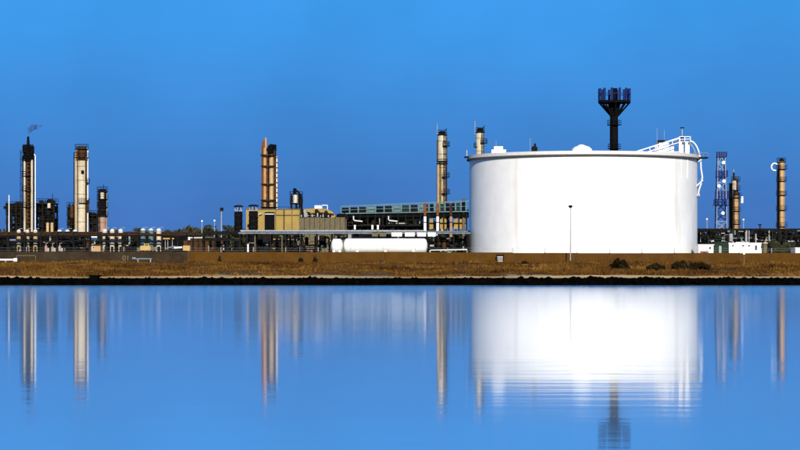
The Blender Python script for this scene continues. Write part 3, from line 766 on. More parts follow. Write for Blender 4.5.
# 3
D = 535
t = column('fractionating_column', 'short dark column with salmon base right of the cream column', D, 102.4, [(189, 216, 8.4, 'black'), (216, None, 8.0, 'pink')], [(191.5, 5.6), (199, 5.8), (207, 5.6), (216, 5.8)], lad=-3)
t.add('inset_shell', t.mb().pc(102.2, 4.2, 192.5, 199, -0.85, dome=0.2), 'cream2')
t.add('side_line', t.mb().pt([(106.6, None, 0), (106.6, 192, 0), (105, 189.6, 0)], 0.9), 'cream')
t.add('antenna', t.mb().pc(103.5, 0.6, 184.5, 190, n=6), 'dark')

# 4 copper stacks over the yellow hall
D = 545
t = Thing('twin_stack', 'pair of tall copper brown stacks behind the yellow hall', 'stack', 268, D)
t.add('stack_tube', t.mb().pc(265, 5.4, 148, None, n=18), 'copper')
t.add('stack_tip', t.mb().pc(265.8, 2.4, 137.8, 148.2, n=12), 'orange')
t.add('tip_sleeve', t.mb().pc(263.6, 2.2, 140.5, 149, 0.2, n=10), 'rust')
clutter(t, X(268.5, D), X(275.5, D), D-0.8, D+0.8, Z(156, D), Z(145, D), 40, 'black', 44)
t.add('stack_tube', t.mb().pc(271.4, 4.8, 154, None, n=18), 'cream')
t.add('stack_tip', t.mb().pc(272.0, 5.2, 146.5, 154.2, n=12, dome=0.5), 'black')
t.add('core_frame', t.mb().pb(261.4, 276, 152, None, 1.6, 0.5), 'brown')
t.add('left_line', t.mb().pc(261.8, 1.0, 143, None, -0.3, n=6), 'rust')
b = t.mb()
for yy in np.arange(157, 206, 5.0): b.pb(275.6, 277.9, yy, yy+1.4, -0.2, 0.5)
t.add('thin_stack', t.mb().pc(276.8, 1.3, 156.5, None, n=8), 'white2'); t.add('red_band', b, 'rust', stuff=True)
for (yy, rr) in ((155, 4.6), (166, 3.9), (184, 3.9), (200, 4.4)):
    b = MB().ring(X(268.3, D), D, S(rr, D), S(rr+3.6, D), Z(yy, D)-0.1, Z(yy, D)+0.08, 14); t.add('collar', b, 'brown')
t.add('shade_pipe', t.mb().pc(268.4, 1.5, 146, None, -0.9, n=8), 'black'); t.add('shade_pipe', t.mb().pc(274.4, 1.5, 150, None, -0.6, n=8), 'brown'); t.add('shade_pipe', t.mb().pc(262.6, 0.9, 146, None, -1.0, n=8), 'brown')  # thin dark pipes added as shade along the twin stacks
platform(t, X(269, D), D, 0.4, S(8.5, D), Z(207, D))
ladder(t, X(268.2, D), D-1.0, GZ, Z(156, D), 'brown')

# tower on the yellow hall
D = 548
t = Thing('process_tower', 'short black process tower holding a pale vessel behind the yellow hall', 'tower', 296, D)
frame(t, 291, 301, 3.0, (196, 203), 2, seed=41, fill=1.2)
t.add('vessel', t.mb().pc(295.4, 4.6, 194.5, 203, -0.9, dome=0.5), 'cream2')
t.add('head', t.mb().pc(294.8, 3.6, 188, 196, 0, dome=0.8), 'black')
t.add('inlet_pipe', t.mb().pt([(295, 190, 0), (298.5, 192, 0), (301.8, 198.5, 0), (301.8, None, 0)], 1.8), 'black')

# 5 and 6: cream columns near the tank
t = column('cream_column', 'cream stepped column with black cap rising behind the air cooler', 575, 442.2, [(131, 135, 6.6, 'black'), (135, 161.5, 9.2, 'cream2'), (161.5, None, 6.6, 'cream')],
           [(163.5, 5.6), (146, 7.6, -1.5, 0.9), (177, 7.6, -1.6, 0.8), (193.5, 7.8, -1.6, 0.8), (134.6, 4.8)], pipes=((-4.0, 164, None, 2.0, 'cream', -0.6),), lad=2.6, antenna=(437.2, 123, 136), cat='column')
t.add('shade_pipe', t.mb().pc(446.6, 1.2, 137, None, -0.3, n=8), 'brown'); t.add('shade_pipe', t.mb().pc(440.6, 0.8, 164, None, -1.0, n=8), 'brown')  # brown pipes added to shade the stepped column
t.add('side_line', t.mb().pc(437.2, 0.9, 140, None, -0.2, n=6), 'brown')
t.add('top_davit', t.mb().pt([(444.5, 136), (445.5, 129.5), (447, 128.6)], 0.8), 'dark')
t = column('cream_column', 'cream column with black cap showing above left tank rim', 600, 480, [(128, 132.5, 6.2, 'black'), (132.5, None, 8.4, 'cream2')],
           [(131.8, 4.6), (143, 7.4, -1.5, 0.9), (147, 6.2, 2.0, 4.0)], lad=2.6, antenna=(475.0, 121, 134), cat='column')
t.add('top_davit', t.mb().pt([(482.5, 133), (483.6, 126.5), (485, 125.6)], 0.8), 'dark')

# right hand columns
t = column('tan_column', 'tan column with top bulge and dishes right of the lattice tower', 585, 735.6, [(178, 195, 5.2, 'brown'), (195, None, 6.8, 'orange')],
           [(181, 4.6), (190, 4.8), (197.5, 6.0), (211, 5.2), (224, 5.0)], lad=-3.2, antenna=(733.8, 169.5, 180), cat='column')
t.add('shade_pipe', t.mb().pc(732.4, 1.4, 197, None, -0.9, n=8), 'black'); t.add('shade_pipe', t.mb().pc(739, 1.0, 192, None, -0.5, n=8), 'black')  # black pipes added for harsher shading on the tan column
t.add('white_vessel', t.mb().pc(734.2, 4.2, 180.5, 190, -1.0, dome=0.5), 'cream2')
t.add('side_frame', t.mb().pb(729.4, 732.4, 183, None, 0.6, 0.8), 'dark')
t.add('dish_panel', t.mb().pb(741.2, 743.2, 196.5, 203, -0.4, 0.25), 'white2')
t.add('dish_arm', t.mb().pt([(736, 200, 0), (741.5, 200, 0)], 0.7, 6), 'dark')
t.add('top_stub', t.mb().pc(733.8, 1.8, 172.5, 180, n=8), 'dark')
D = 600
t = column('tan_column', 'slender tan orange column with platforms at far right', D, 781.4, [(161, None, 7.0, 'orange')],
           [(162, 4.6), (169, 5.8), (181, 5.4), (195, 5.6), (210, 5.6), (226.5, 5.8)], lad=-3.4, cat='column')
t.add('cap', t.mb().pc(781.6, 5.0, 158.4, 162, n=12, dome=0.6), 'black')
b = MB(); cx, cz = X(774.4, D), Z(167, D)
b.tube([(cx + S(3.2, D)*math.cos(a), D-0.4, cz + S(3.6, D)*math.sin(a)) for a in np.linspace(0.6, 5.2, 14)], S(0.75, D), 8)
t.add('pipe_loop', b, 'white2')
t.add('shade_pipe', t.mb().pc(778.6, 1.3, 165, None, -0.9, n=8), 'black'); t.add('riser_pipe', t.mb().pc(777.4, 1.2, 170, None, 0.2, n=8), 'dark')  # black pipe added as shade down the column's left side

# lattice mast
D = 620
t = Thing('lattice_mast', 'blue and white lattice mast with antenna drums right of the tank', 'mast', 721, D)
cx = X(721, D); zb, zt_ = GZ, Z(153, D)
def hw(z): return S(6.0, D) + (S(3.4, D)-S(6.0, D))*(z-zb)/(zt_-zb)
zz = list(np.linspace(zb, zt_, 12))
for sx in (-1, 1):
    for sy in (-1, 1): t.add('leg', MB().beam((cx+sx*hw(zb), D+sy*hw(zb), zb), (cx+sx*hw(zt_), D+sy*hw(zt_), zt_), 0.24), 'ltblue')
for k in range(11):
    b = MB(); a, c = zz[k], zz[k+1]
    for s in (-1, 1):
        for (p, q) in ((-1, 1), (1, -1)):
            b.beam((cx+p*hw(a), D+s*hw(a), a), (cx+q*hw(c), D+s*hw(c), c), 0.17)
            b.beam((cx+s*hw(a), D+p*hw(a), a), (cx+s*hw(c), D+q*hw(c), c), 0.17)
        b.beam((cx-hw(c), D+s*hw(c), c), (cx+hw(c), D+s*hw(c), c), 0.2); b.beam((cx+s*hw(c), D-hw(c), c), (cx+s*hw(c), D+hw(c), c), 0.2)
    t.add('bracing', b, 'navy' if k % 3 == 2 or k in (4,) else 'ltblue')
for (yt, yb, w) in ((152, 157, 9), (170.5, 177, 10.5), (191, 199, 12), (199.5, 205, 15)):
    fl = t.add('platform', MB().box(cx-S(w/2, D), cx+S(w/2, D), D-S(w/2, D), D+S(w/2, D), Z(yb, D)-0.15, Z(yb, D)), 'navy')
    for q in range(5):
        x = cx + S(w, D)*(q/4-0.5)
        t.add('antenna_panel', MB().box(x-0.24, x+0.24, D-S(w/2, D)-0.2, D-S(w/2, D)+0.15, Z(yb, D), Z(yt, D)), 'navy')
for (a, y_) in ((723.6, 162.5), (719, 186), (724, 181), (723, 213)):
    b = MB(D); d = D-hw(Z(y_, D))-0.6
    b.tube([(X(a, d), d, Z(y_, d)), (X(a, d), d+0.35, Z(y_, d))], [S(1.7, d), S(0.9, d)], 12); b.beam((X(a, d), d+0.3, Z(y_, d)), (X(a, d), d+1.2, Z(y_, d)), 0.12); t.add('dish', b, 'white2')

def flood(px, yt, D, lab, group=None, big=False):
    t = Thing('floodlight_pole', lab, 'floodlight', px, D, group)
    t.add('pole', t.mb().pc(px, 0.7, yt+1, None, n=6, wb=1.1), 'grey')
    t.add('lamp_head', t.mb().pb(px-0.8, px+0.8, yt-0.7, yt+0.8, -0.3, 0.4), 'rim')
    return t
flood(707, 219, 590, 'slim floodlight pole just right of the tank')
flood(743.5, 219.5, 600, 'slim floodlight pole right of the bulged tan column')
flood(202, 221, 620, 'tiny pale floodlight on pole above distant trees, left one')
flood(214.5, 220.5, 620, 'tiny pale floodlight on pole above distant trees, right one')
t = Thing('lighting_mast', 'slender dark lighting mast left of the yellow hall', 'mast', 221.4, 610)
t.add('pole', t.mb().pc(221.4, 1.0, 211, None, n=8, wb=1.6), 'grey')
t.add('lamp_ring', t.mb().pb(220, 223.2, 207.6, 211, -0.4, 0.9), 'dark')

# ------------------------------------------------------------------ vertical vessels under the left rack
def vessel(px, w, yt, m, D, lab, grp='upright domed vessels at the left pipe rack', legs=True):
    t = Thing('upright_vessel', lab, 'vessel', px, D, grp)
    yb = 246.5
    t.add('body', t.mb().pc(px, w, yt+1.6, yb, n=16), m)
    t.add('dome', t.mb().lathe(X(px, D), D, [(S(w, D)/2*math.cos(a), Z(yt+1.6, D) + S(1.9, D)*math.sin(a)) for a in (0, 0.4, 0.8, 1.2, 1.5)], 16), 'rim')
    for s in (-1, 1): t.add('leg', t.mb().pb(px+s*w*0.36-0.3, px+s*w*0.36+0.3, yb-0.4, None, -0.4, 0.3), m)
    t.add('band', MB().ring(X(px, D), D, S(w, D)/2-0.04, S(w, D)/2+0.1, Z(241.2, D), Z(240.3, D), 16), 'grey')
    t.add('nozzle_pipe', t.mb().pt([(px, 229.5 + 2, 0), (px, yt-0.6, 0), (px+1.5, yt-1.2, 0), (px+w*0.9, yt-1.2, 0)], 0.5, 6), 'grey')
DV = 483
names = ['first', 'second', 'third']
for k, px in enumerate((18.8, 27.4, 35.4)): vessel(px, 4.2, 229.8, 'cream', DV, names[k] + ' from left of cream upright vessels below the smoking stack')
for k, px in enumerate((59.6, 67.4, 75.2)): vessel(px, 4.8, 229.8, 'dark', DV, names[k] + ' from left of dark vessels with white domes before the cream column')
for k, px in enumerate((104.8, 112.2, 120.6)): vessel(px, 4.8, 229.2, 'cream2', DV, names[k] + ' from left of cream vessels right of the short dark column')
for k, px in enumerate((143, 151, 158.8)): vessel(px, 5.0, 228.6, ('teal', 'teal', 'cream2')[k], DV, names[k] + ' from left of rightmost three upright vessels')

# ------------------------------------------------------------------ pipe racks
rk = rack('pipe_rack', 'dark pipe rack crossing the left part of the plant', -40, 203, 478.5, 233.5, (234.9,), 16, 2, seed=51, mats=('brown', 'dark'), dep=1.5)
rk.add('pipe', MB(478.5).pt([(-40, 241.4, 0.3), (203, 241.4, 0.3)], 0.7), 'dark')
clutter(rk, X(-30, 488), X(90, 488), 492, 500, GZ, Z(236, 488), 170, 'dark', 61, ('dark', 'brown', 'grey', 'black', 'green'))
clutter(rk, X(60, 488), X(135, 488), 492, 500, GZ, Z(236, 488), 130, 'dark', 62, ('dark', 'brown', 'grey', 'green'))
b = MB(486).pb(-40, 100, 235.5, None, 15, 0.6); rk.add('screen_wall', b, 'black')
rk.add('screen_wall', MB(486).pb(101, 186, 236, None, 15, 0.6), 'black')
rk2 = rack('pipe_rack', 'pipe rack with pale blue top beam before the yellow hall', 240, 469, 478, 230.8, (232.4,), 15.3, 4, beam_m='pale', seed=52, mats=('pale', 'grey', 'brown'), dep=5)
rk2.add('roof_sheet', MB(478).pb(244, 468, 231.0, 231.8, -0.2, 5.5), 'pale')
rk3 = rack('pipe_rack', 'low dark rack bridging between left rack and yellow hall', 203, 240, 484, 232.0, (233.4, 239.5), 12, 4, seed=53, mats=('yellow', 'grey'), dep=4)
clutter(rk3, X(206, 486), X(245, 486), 486, 494, GZ, Z(240, 486), 40, 'dark', 63, ('green', 'grey', 'dark'))
clutter(rk2, X(246, 480), X(330, 480), 484, 494, GZ, Z(236, 480), 130, 'dark', 64, ('dark', 'beige', 'grey', 'yellow', 'dark'))
clutter(rk2, X(428, 480), X(468, 480), 481, 494, GZ, Z(236, 480), 130, 'dark', 65, ('dark', 'green', 'grey', 'teal', 'brown'))
clutter(rk2, X(330, 480), X(430, 480), 486, 494, Z(240, 480), Z(233, 480), 60, 'dark', 66, ('dark', 'grey', 'dark'))
for (a, y0, w) in ((255, 236, 1.5), (248, 244, 1.8), (282, 236, 1.4)):
    single('standpipe', {255: 'pale tall standpipe below yellow hall left end', 248: 'short white standpipe below yellow hall left end', 282: 'pale standpipe below the middle of the yellow hall'}[a], 'pipe', MB(474).pc(a, w, y0, None, n=8), 'white2' if a == 248 else 'beige', a, 474)

# right rack
rr_ = rack('pipe_rack', 'dense dark pipe rack right of the white storage tank', 694, 840, 510, 229.5, (230.6, 235.4), 13, 5, seed=54, mats=('grey', 'dark', 'pale', 'dark', 'black'), dep=6)
clutter(rr_, X(694, 512), X(830, 512), 508.6, 514, Z(244, 510), Z(230.6, 512), 420, 'dark', 67, ('black', 'grey', 'dark', 'dark', 'pale', 'rim', 'green'))
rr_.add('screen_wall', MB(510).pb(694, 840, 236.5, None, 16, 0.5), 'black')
rr_.add('vent', MB(510).pc(760, 1.2, 224.5, 231, n=8), 'dark'); rr_.add('vent_head', MB(510).pb(758.6, 761.6, 224, 225.4, -0.3, 0.6), 'dark')

# buildings on the right
def hut(name, label, px0, px1, yt, D, m='white2', dep=6, wins=(), door=None, roof='white2', cat='building'):
    t = Thing(name, label, cat, (px0+px1)/2, D); d = D
    t.add('wall', t.mb().pb(px0, px1, yt, None, 0, dep), m)
    t.add('roof', MB().box(X(px0, d)-0.15, X(px1, d)+0.15, d-0.2, d+dep+0.2, Z(yt, d), Z(yt, d)+0.18), roof)
    for (a, c, y0, y1) in wins:
        w = t.add('window', t.mb().pb(a, c, y0, y1, -0.03, 0.05), 'glass')
        b = MB(); x0, x1, z1, z0 = X(a, d), X(c, d), Z(y0, d), Z(y1, d)
        for q in ((x0-0.06, x1+0.06, z0-0.08, z0), (x0-0.06, x1+0.06, z1, z1+0.06), (x0-0.06, x0, z0, z1), (x1, x1+0.06, z0, z1)): b.box(q[0], q[1], d-0.06, d+0.01, q[2], q[3])
        t.add('frame', b, 'rim', parent=w)
    if door: t.add('door', t.mb().pb(door[0], door[1], door[2], None, -0.04, 0.06), 'grey')
    return t
hut('site_building', 'long low white building below the right pipe rack', 729, 763.5, 243.6, 480, wins=((732, 733.6, 245, 246.4), (742, 744, 245, 246.4), (748, 750, 245, 246.4), (755, 757, 245.5, 250)))
t = Thing('switch_box', 'small cream cabinet at right end of the low white building', 'cabinet', 765.5, 478)
t.add('body', t.mb().pb(763.9, 767.2, 243.5, None, 0, 2), 'beige'); t.add('roof', t.mb().pb(763.4, 767.8, 242.6, 243.4, -0.3, 2.6), 'cream2'); t.add('stack', t.mb().pt([(765, 243, 0.5), (766.5, 238.5, 0.5)], 1.2), 'cream')
hut('site_building', 'small white hut beside the right foot of the tank', 698.5, 713.5, 245.2, 466, wins=((709, 711, 247, 249),))
t = Thing('small_truck', 'dull red truck roof peeping over wall by the white hut', 'truck', 705, 455)
t.add('cab', t.mb().pb(701.5, 708.5, 251.0, 256.5, 0, 2.0), 'red'); t.add('windscreen', t.mb().pb(702.4, 707.6, 252.2, 253.6, -0.03, 0.05), 'glass')
t.add('body', t.mb().pb(700.5, 709.5, 252.8, 257.5, 2.0, 4.0), 'dark')
for q in (701.2, 706.6):
    for yy in (0.6, 4.6): b = MB(455); x = X(q, 455); b.tube([(x, 455+yy, GZ+0.45), (x+0.35, 455+yy, GZ+0.45)], 0.45, 12); t.add('wheel', b, 'tyre')
hut('plant_room', 'dark green plant room between the white huts at right', 714.5, 728.5, 242.5, 472, m='green', roof='green', door=(719, 721.5, 246))
t = Thing('shrubbery', 'dark mass of shrubs at far right behind the wall', 'shrubs', 781, 470); v, f = [], []
r_ = random.Random(9)
for q in range(26): leaves(v, f, X(r_.uniform(769, 794), 470), 470 + r_.uniform(-1, 2), GZ + r_.uniform(0.6, 4.2), 1.0, 1.0, 0.9, 80, 0.17, r_)
b = MB(); b.v, b.f = v, f; t.add('foliage', b, 'leaf', smooth=False)
b = MB()
for q in range(9): x = X(770 + q*2.9, 470); b.tube([(x, 470, GZ-0.1), (x+r_.uniform(-.5,.5), 470.4, GZ+3)], [0.09, 0.03], 5)
t.add('stem', b, 'twig')
hut('site_building', 'white hut corner at the far right picture edge', 795.5, 812, 248.4, 462)

# ------------------------------------------------------------------ yellow hall
D = 532
t = Thing('yellow_hall', 'ochre yellow clad hall with rounded right end', 'hall', 290, D)
t.add('wall', t.mb().pb(246, 303, 209.6, None, 0, 10), 'yellow')
t.add('roof_edge', t.mb().pb(245.4, 303.5, 208.8, 209.6, -0.15, 10.3), 'beige')
b = MB(); z0 = GZ; prof = [(303, 209), (318, 208.2), (327, 209), (332, 211.4), (335, 215), (336, 219)]
n0 = len(prof)
for (a, y_) in prof: b.v.append((X(a, D), D+0.4, Z(y_, D)))
b.v.append((X(336, D), D+0.4, GZ)); b.v.append((X(303, D), D+0.4, GZ))
k = len(b.v); b.v += [(v[0], v[1]+9, v[2]) for v in b.v[:k]]
b.f = [tuple(range(k-1, -1, -1)), tuple(range(k, 2*k))] + [(i, (i+1) % k, k+(i+1) % k, k+i) for i in range(k)]
t.add('rounded_end', b, 'yellow')
for k, q in enumerate((275.2, 283.5, 291.5, 299)):
    t.add('pilaster', t.mb().pb(q, q+0.9, 210, None, -0.12, 0.2), ('beige', 'dark', 'beige', 'beige')[k])
t.add('lower_panel', t.mb().pb(245.8, 336.2, 231, None, -0.35, 0.2), 'dark')  # dark panel laid over the lower part of the hall wall
t.add('string_course', t.mb().pb(275, 303, 215, 215.7, -0.08, 0.2), 'dark')
t.add('door_opening', t.mb().pb(264.6, 274.6, 212, None, -0.1, 0.3), 'black')
b = t.mb(); b.pb(265, 274, 213.6, 214.4, -0.25, 0.2); t.add('lintel', b, 'rim')
t.add('duct', t.mb().pt([(257.5, 217, -0.6), (258.5, 214.6, -0.6), (262, 213.6, -0.4)], 1.6), 'cream2')
rb = t.add('roof_box', t.mb().pb(314.6, 321, 205.4, 209, 1, 2), 'white2')
b = t.mb()
for q in (321.5, 327.2): b.pb(q, q+0.6, 205, 209.4, 1, 0.2)
b.pb(321.5, 327.8, 204.8, 205.5, 1, 0.2); t.add('roof_frame', b, 'white2')
t.add('handrail', t.mb().pb(276, 300, 206.8, 207.2, 0.2, 0.08).pb(278, 278.4, 206.8, 209, 0.2, 0.08).pb(288, 288.4, 206.8, 209, 0.2, 0.08).pb(299, 299.4, 206.8, 209, 0.2, 0.08), 'dark')

def cooltower(px, w, yt, D, lab):
    t = Thing('cooling_tower', lab, 'cooling tower', px, D, 'dark capped cooling towers')
    t.add('body', t.mb().pc(px, w, yt, None, n=20), 'black')
    for k in range(3): zz_ = Z(yt+4+k*6, D); t.add('hoop', MB().ring(X(px, D), D, S(w/2, D)-0.03, S(w/2, D)+0.1, zz_-0.1, zz_+0.1, 20), 'dark')
    for k in range(6):
        a = 2*PI*k/6+0.3; x, y = X(px, D)+S(w/2-0.7, D)*math.cos(a), D+S(w/2-0.7, D)*math.sin(a)
        t.add('stilt', MB().beam((x, y, Z(yt+0.5, D)), (x, y, Z(yt-5, D)), 0.14), 'grey')
    t.add('cap', MB().lathe(X(px, D), D, [(S(w/2+0.9, D), Z(yt-4.6, D)), (S(w/2+0.9, D), Z(yt-5.4, D)), (S(w/2-1.5, D), Z(yt-6.4, D))], 20), 'dark')
cooltower(238.4, 8.0, 211.5, 522, 'dark capped cooling tower standing clear left of the yellow hall')
cooltower(253.4, 9.0, 211, 522, 'dark capped cooling tower before yellow hall left end')

# fan row with beige panels in front of the hall
t = Thing('fan_bank', 'row of beige panels topped by dark fans before hall right end', 'fan bank', 322, 520)
for k in range(9):
    a = 299.5 + k*5.1
    t.add('panel', t.mb().pb(a, a+4.7, 217.3, None, 0, 3), 'beige')
    t.add('rib', t.mb().pb(a+4.75, a+5.05, 216.8, None, -0.15, 3), 'dark')
for k in range(6):
    a = 302 + k*5.4; yy = (213.6, 211.8, 213, 211.6, 212.6, 213.8)[k]
    t.add('fan_housing', t.mb().pc(a, 4.2, yy, 217.4, 1.2, n=14, dome=0.4), 'black')
    t.add('fan_hub', t.mb().pc(a-0.6, 1.6, yy+1.2, 217.0, -0.3, n=10, dome=0.5), 'grey')
b = MB(520); clutter(t, X(300, 520), X(334, 520), 519.7, 521, Z(217, 520), Z(212.5, 520), 30, 'dark', 71, ('grey', 'dark'))

t = Thing('green_clump', 'dark tank top and pipes between hall and air cooler', 'equipment', 341, 528)
t.add('drum', t.mb().pc(341, 9, 213.5, None, 1, dome=0.3), 'black'); t.add('panel', t.mb().pb(336.4, 346.5, 219.5, None, -1, 1), 'beige')
clutter(t, X(336, 528), X(346, 528), 527, 530, GZ, Z(213, 528), 40, 'dark', 72, ('dark', 'grey'))

# ------------------------------------------------------------------ air cooler bank
D = 540
t = Thing('air_cooler', 'long raised air cooler bank with pale teal louvre frame', 'air cooler', 404, D)
def ytop(px): return 206.6 + (201.2-206.6)*(px-341)/(468-341)
def ybt(px): return 213.6 + (211.4-213.6)*(px-341)/(468-341)
DEP = 9.0
b = t.mb(); b.pt([(341, ytop(341)), (469, ytop(469))], 1.3, 4); t.add('top_rail', b, 'teal')
b = t.mb(); b.pt([(341, ybt(341)), (469, ybt(469))], 1.4, 4); t.add('bottom_rail', b, 'teal')
b = t.mb(); b.pt([(341, (ytop(341)+ybt(341))/2), (469, (ytop(469)+ybt(469))/2)], 0.7, 4); t.add('middle_rail', b, 'teal')
b = t.mb(); b.pt([(341, ytop(341)-0.4, DEP), (469, ytop(469)-0.4, DEP)], 1.0, 4); t.add('back_rail', b, 'teal')
q = 341.0; k = 0
while q < 468:
    st = 5.3 if q > 412 else 8.6
    t.add('louvre_post', t.mb().pb(q-0.45, q+0.65, ytop(q), ybt(q), -0.1, 0.35), 'teal')
    if q + st < 469:
        mm = ('black', 'dark', 'green', 'black', 'teal')[(k*3 + k//4) % 5]
        t.add('louvre', t.mb().pb(q+0.9, q+st-0.8, ytop(q+st/2)+1.4, ybt(q+st/2)-0.9, 0.3, 0.4), mm)
    t.add('end_beam', t.mb().pb(q-0.2, q+0.3, ytop(q), ytop(q)+0.7, 0, DEP), 'teal')
    q += st; k += 1
b = MB(); b.box(X(341, D), X(469, D), D+0.8, D+DEP, Z(213.5, D), Z(209.5, D)); t.add('tube_bundle', b, 'black')
t.add('plenum', t.mb().pb(343, 469, 213.6, 217.4, 0.6, DEP-1), 'black')
for k in range(17):
    q = 345 + k*7.6
    for yy in (0.5, DEP-0.5): t.add('leg', t.mb().pb(q-0.6, q+0.6, 213, None, yy, 0.4), 'dark')
for (a, c) in ((347, 400), (400, 425)):
    t.add('pipe_deck', t.mb().pb(a, c-0.3, 225, 226.2, -0.6, 4), 'dark')
for a in (352.5, 387.5):
    t.add('white_bend', t.mb().pt([(a+1, 216, -0.5), (a+1, 219.4, -0.5), (a+2, 220.6, -0.5), (a+10, 221.4, -0.5)], 1.3), 'rim')
for a in (354, 371.5, 377): t.add('white_stub', t.mb().pb(a, a+1.8, 225, 229.4, -0.9, 0.4), 'white2')
clutter(t, X(345, D), X(426, D), D+0.2, D+5, Z(231, D), Z(216, D), 150, 'dark', 81, ('dark', 'black', 'green', 'black', 'grey'))
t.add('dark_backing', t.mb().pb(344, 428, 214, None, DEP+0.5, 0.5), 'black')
for (a, c) in ((429.5, 434.5), (440, 447.5), (454, 465.5)): t.add('yellow_panel', t.mb().pb(a, c, 219, 229, 1.2, 0.4), 'yellow')
t.add('yellow_bar', t.mb().pb(428, 466, 222.6, 223.6, 0.9, 0.3), 'dark')
t.add('end_riser', t.mb().pc(463.5, 3.0, 198.8, None, 1.0, n=10), 'beige')
clutter(t, X(428, D), X(468, D), D+2, D+5, GZ, Z(217, D), 90, 'dark', 82, ('dark', 'black', 'brown'))
for k, (a, m1, m2) in enumerate(((425, 'rust', 'white2'), (437.6, 'rust', 'white2'), (451, 'brown', 'pink'))):
    lab = ('leftmost', 'middle', 'rightmost')[k] + (' rust topped white chimney before the air cooler', ' rust topped white chimney before the air cooler', ' dark topped salmon chimney before the air cooler')[k]
    c = Thing('chimney', lab, 'chimney', a, 534, 'two tone chimneys before the air cooler')
    c.add('upper_flue', c.mb().pc(a, 2.7, 203.5, 215.6, n=12), m1); c.add('lower_flue', c.mb().pc(a, 3.0, 215.6, None, n=12), m2)
    c.add('collar', MB().ring(X(a, 534), 534, S(1.2, 534), S(2.0, 534), Z(216.2, 534), Z(215.4, 534), 12), 'dark')
    c.add('band', MB().ring(X(a, 534), 534, S(1.2, 534), S(1.65, 534), Z(222.8, 534), Z(222.0, 534), 12), 'dark')
# white boxes on the rack
bx = ((372, 378, 'beige'), (379.6, 386.2, 'beige'), (391.6, 402, 'white2'), (405, 414.6, 'white2'), (417.2, 426, 'white2'), (427.8, 435.6, 'white2'))
nm = ('first', 'second', 'third', 'fourth', 'fifth', 'sixth')
for k, (a, c, mm) in enumerate(bx):
    q = Thing('pipe_box', f'{nm[k]} from left of the {"beige" if k < 2 else "white"} boxes in row above the white bullet tank', 'box', (a+c)/2, 474, 'boxes in a row above the bullet tank')
    q.add('housing', q.mb().pb(a, c, 232.9, 236.4, 0, 1.2), mm); q.add('lid', q.mb().pb(a-0.2, c+0.2, 232.4, 232.9, -0.05, 1.3), mm)
    for e in (a+0.8, c-1.3): q.add('leg', q.mb().pb(e, e+0.6, 236.4, None, 0.4, 0.3), 'dark')

# ------------------------------------------------------------------ white bullet tanks
def bullet(px0, px1, yt, D, lab, dia_px, name='bullet_tank'):
    t = Thing(name, lab, 'tank', (px0+px1)/2, D); r = S(dia_px, D)/2; zc = Z(yt, D)-r; x0, x1 = X(px0, D), X(px1, D); h = r*0.45
    pts, rs = [], []
    for a in (1.5, 1.2, 0.8, 0.4, 0): pts.append((x0+h-h*math.sin(a), D, zc)); rs.append(max(0.02, r*math.cos(a)))
    for a in (0, 0.4, 0.8, 1.2, 1.5): pts.append((x1-h+h*math.sin(a), D, zc)); rs.append(max(0.02, r*math.cos(a)))
    b = MB(); b.tube(pts, rs, 28); t.add('shell', b, 'white')
    k = max(2, int((px1-px0)/26))
    for q in range(k):
        x = x0 + (x1-x0)*(q+0.5)/k; t.add('saddle', MB().box(x-0.25, x+0.25, D-r*0.8, D+r*0.8, GZ-0.1, zc-r*0.6), 'rim')
    for q in range(1, 5):
        x = x0 + (x1-x0)*q/5; b = MB(); b.tube([(x-0.06, D, zc), (x+0.06, D, zc)], r+0.025, 28); t.add('weld_band', b, 'rim')
    return t
t = bullet(343.5, 427.5, 238.4, 436, 'long white horizontal bullet tank left of the storage tank', 15)
bullet(331, 343.0, 238.8, 436, 'short white drum at left end of the long bullet tank', 14.6, 'white_drum')
single('white_ground_pipe', 'thin white pipe low between bullet tank and storage tank', 'pipe', MB(440).pt([(430, None), (430, 251), (431, 250.2), (467, 249.6), (467, None)], 1.0), 'white2', 450, 440)

# ------------------------------------------------------------------ bits at the left behind the wall
D = 470
t = Thing('wheel_loader', 'yellow wheel loader behind the wall below the upright vessels', 'loader', 146, D)
t.add('body', t.mb().pb(140, 150.5, 246, 250.4, 0, 2.4), 'yellow2'); t.add('engine_cover', t.mb().pb(148, 156, 246.8, 250.4, 0.1, 2.2), 'beige')
c = t.add('cab', t.mb().pb(144, 149, 243.6, 246, 0.4, 1.6), 'yellow2'); t.add('window', t.mb().pb(144.8, 148.2, 244.2, 245.6, 0.37, 0.05), 'glass', parent=c)
t.add('bucket', t.mb().pb(137, 140, 247.5, 252, 0, 2.6), 'beige')
for q in (142, 152):
    for yy in (-0.2, 2.2): b = MB(); x = X(q, D); b.tube([(x, D+yy, GZ+0.75), (x, D+yy+0.4, GZ+0.75)], 0.75, 14); t.add('wheel', b, 'tyre')
D = 458
t = Thing('parked_car', 'white parked car just showing over the wall beside the loader', 'car', 157, D)
x0, x1 = X(147, D), X(165, D); L = x1-x0
b = MB(); prof = [(0, .45), (0, .95), (.18, 1.02), (.30, 1.50), (.40, 1.62), (.72, 1.62), (.84, 1.05), (1, .9), (1, .45)]
b.v = [(x0+u*L, D+s, GZ+z*1.25) for s in (0, 1.8) for (u, z) in prof]; k = len(prof)
b.f = [tuple(range(k)), tuple(range(2*k-1, k-1, -1))] + [(i, k+i, k+(i+1) % k, (i+1) % k) for i in range(k)]
t.add('body', b, 'white2')
b = MB(); b.v = [(x0+u*L, D-0.02+s, GZ+z*1.25) for s in (0, 0.03) for (u, z) in ((.24, 1.1), (.33, 1.5), (.70, 1.5), (.78, 1.1))]; b.f = [(0,1,2,3), (7,6,5,4), (0,4,5,1), (1,5,6,2), (2,6,7,3), (3,7,4,0)]; t.add('window', b, 'glass')
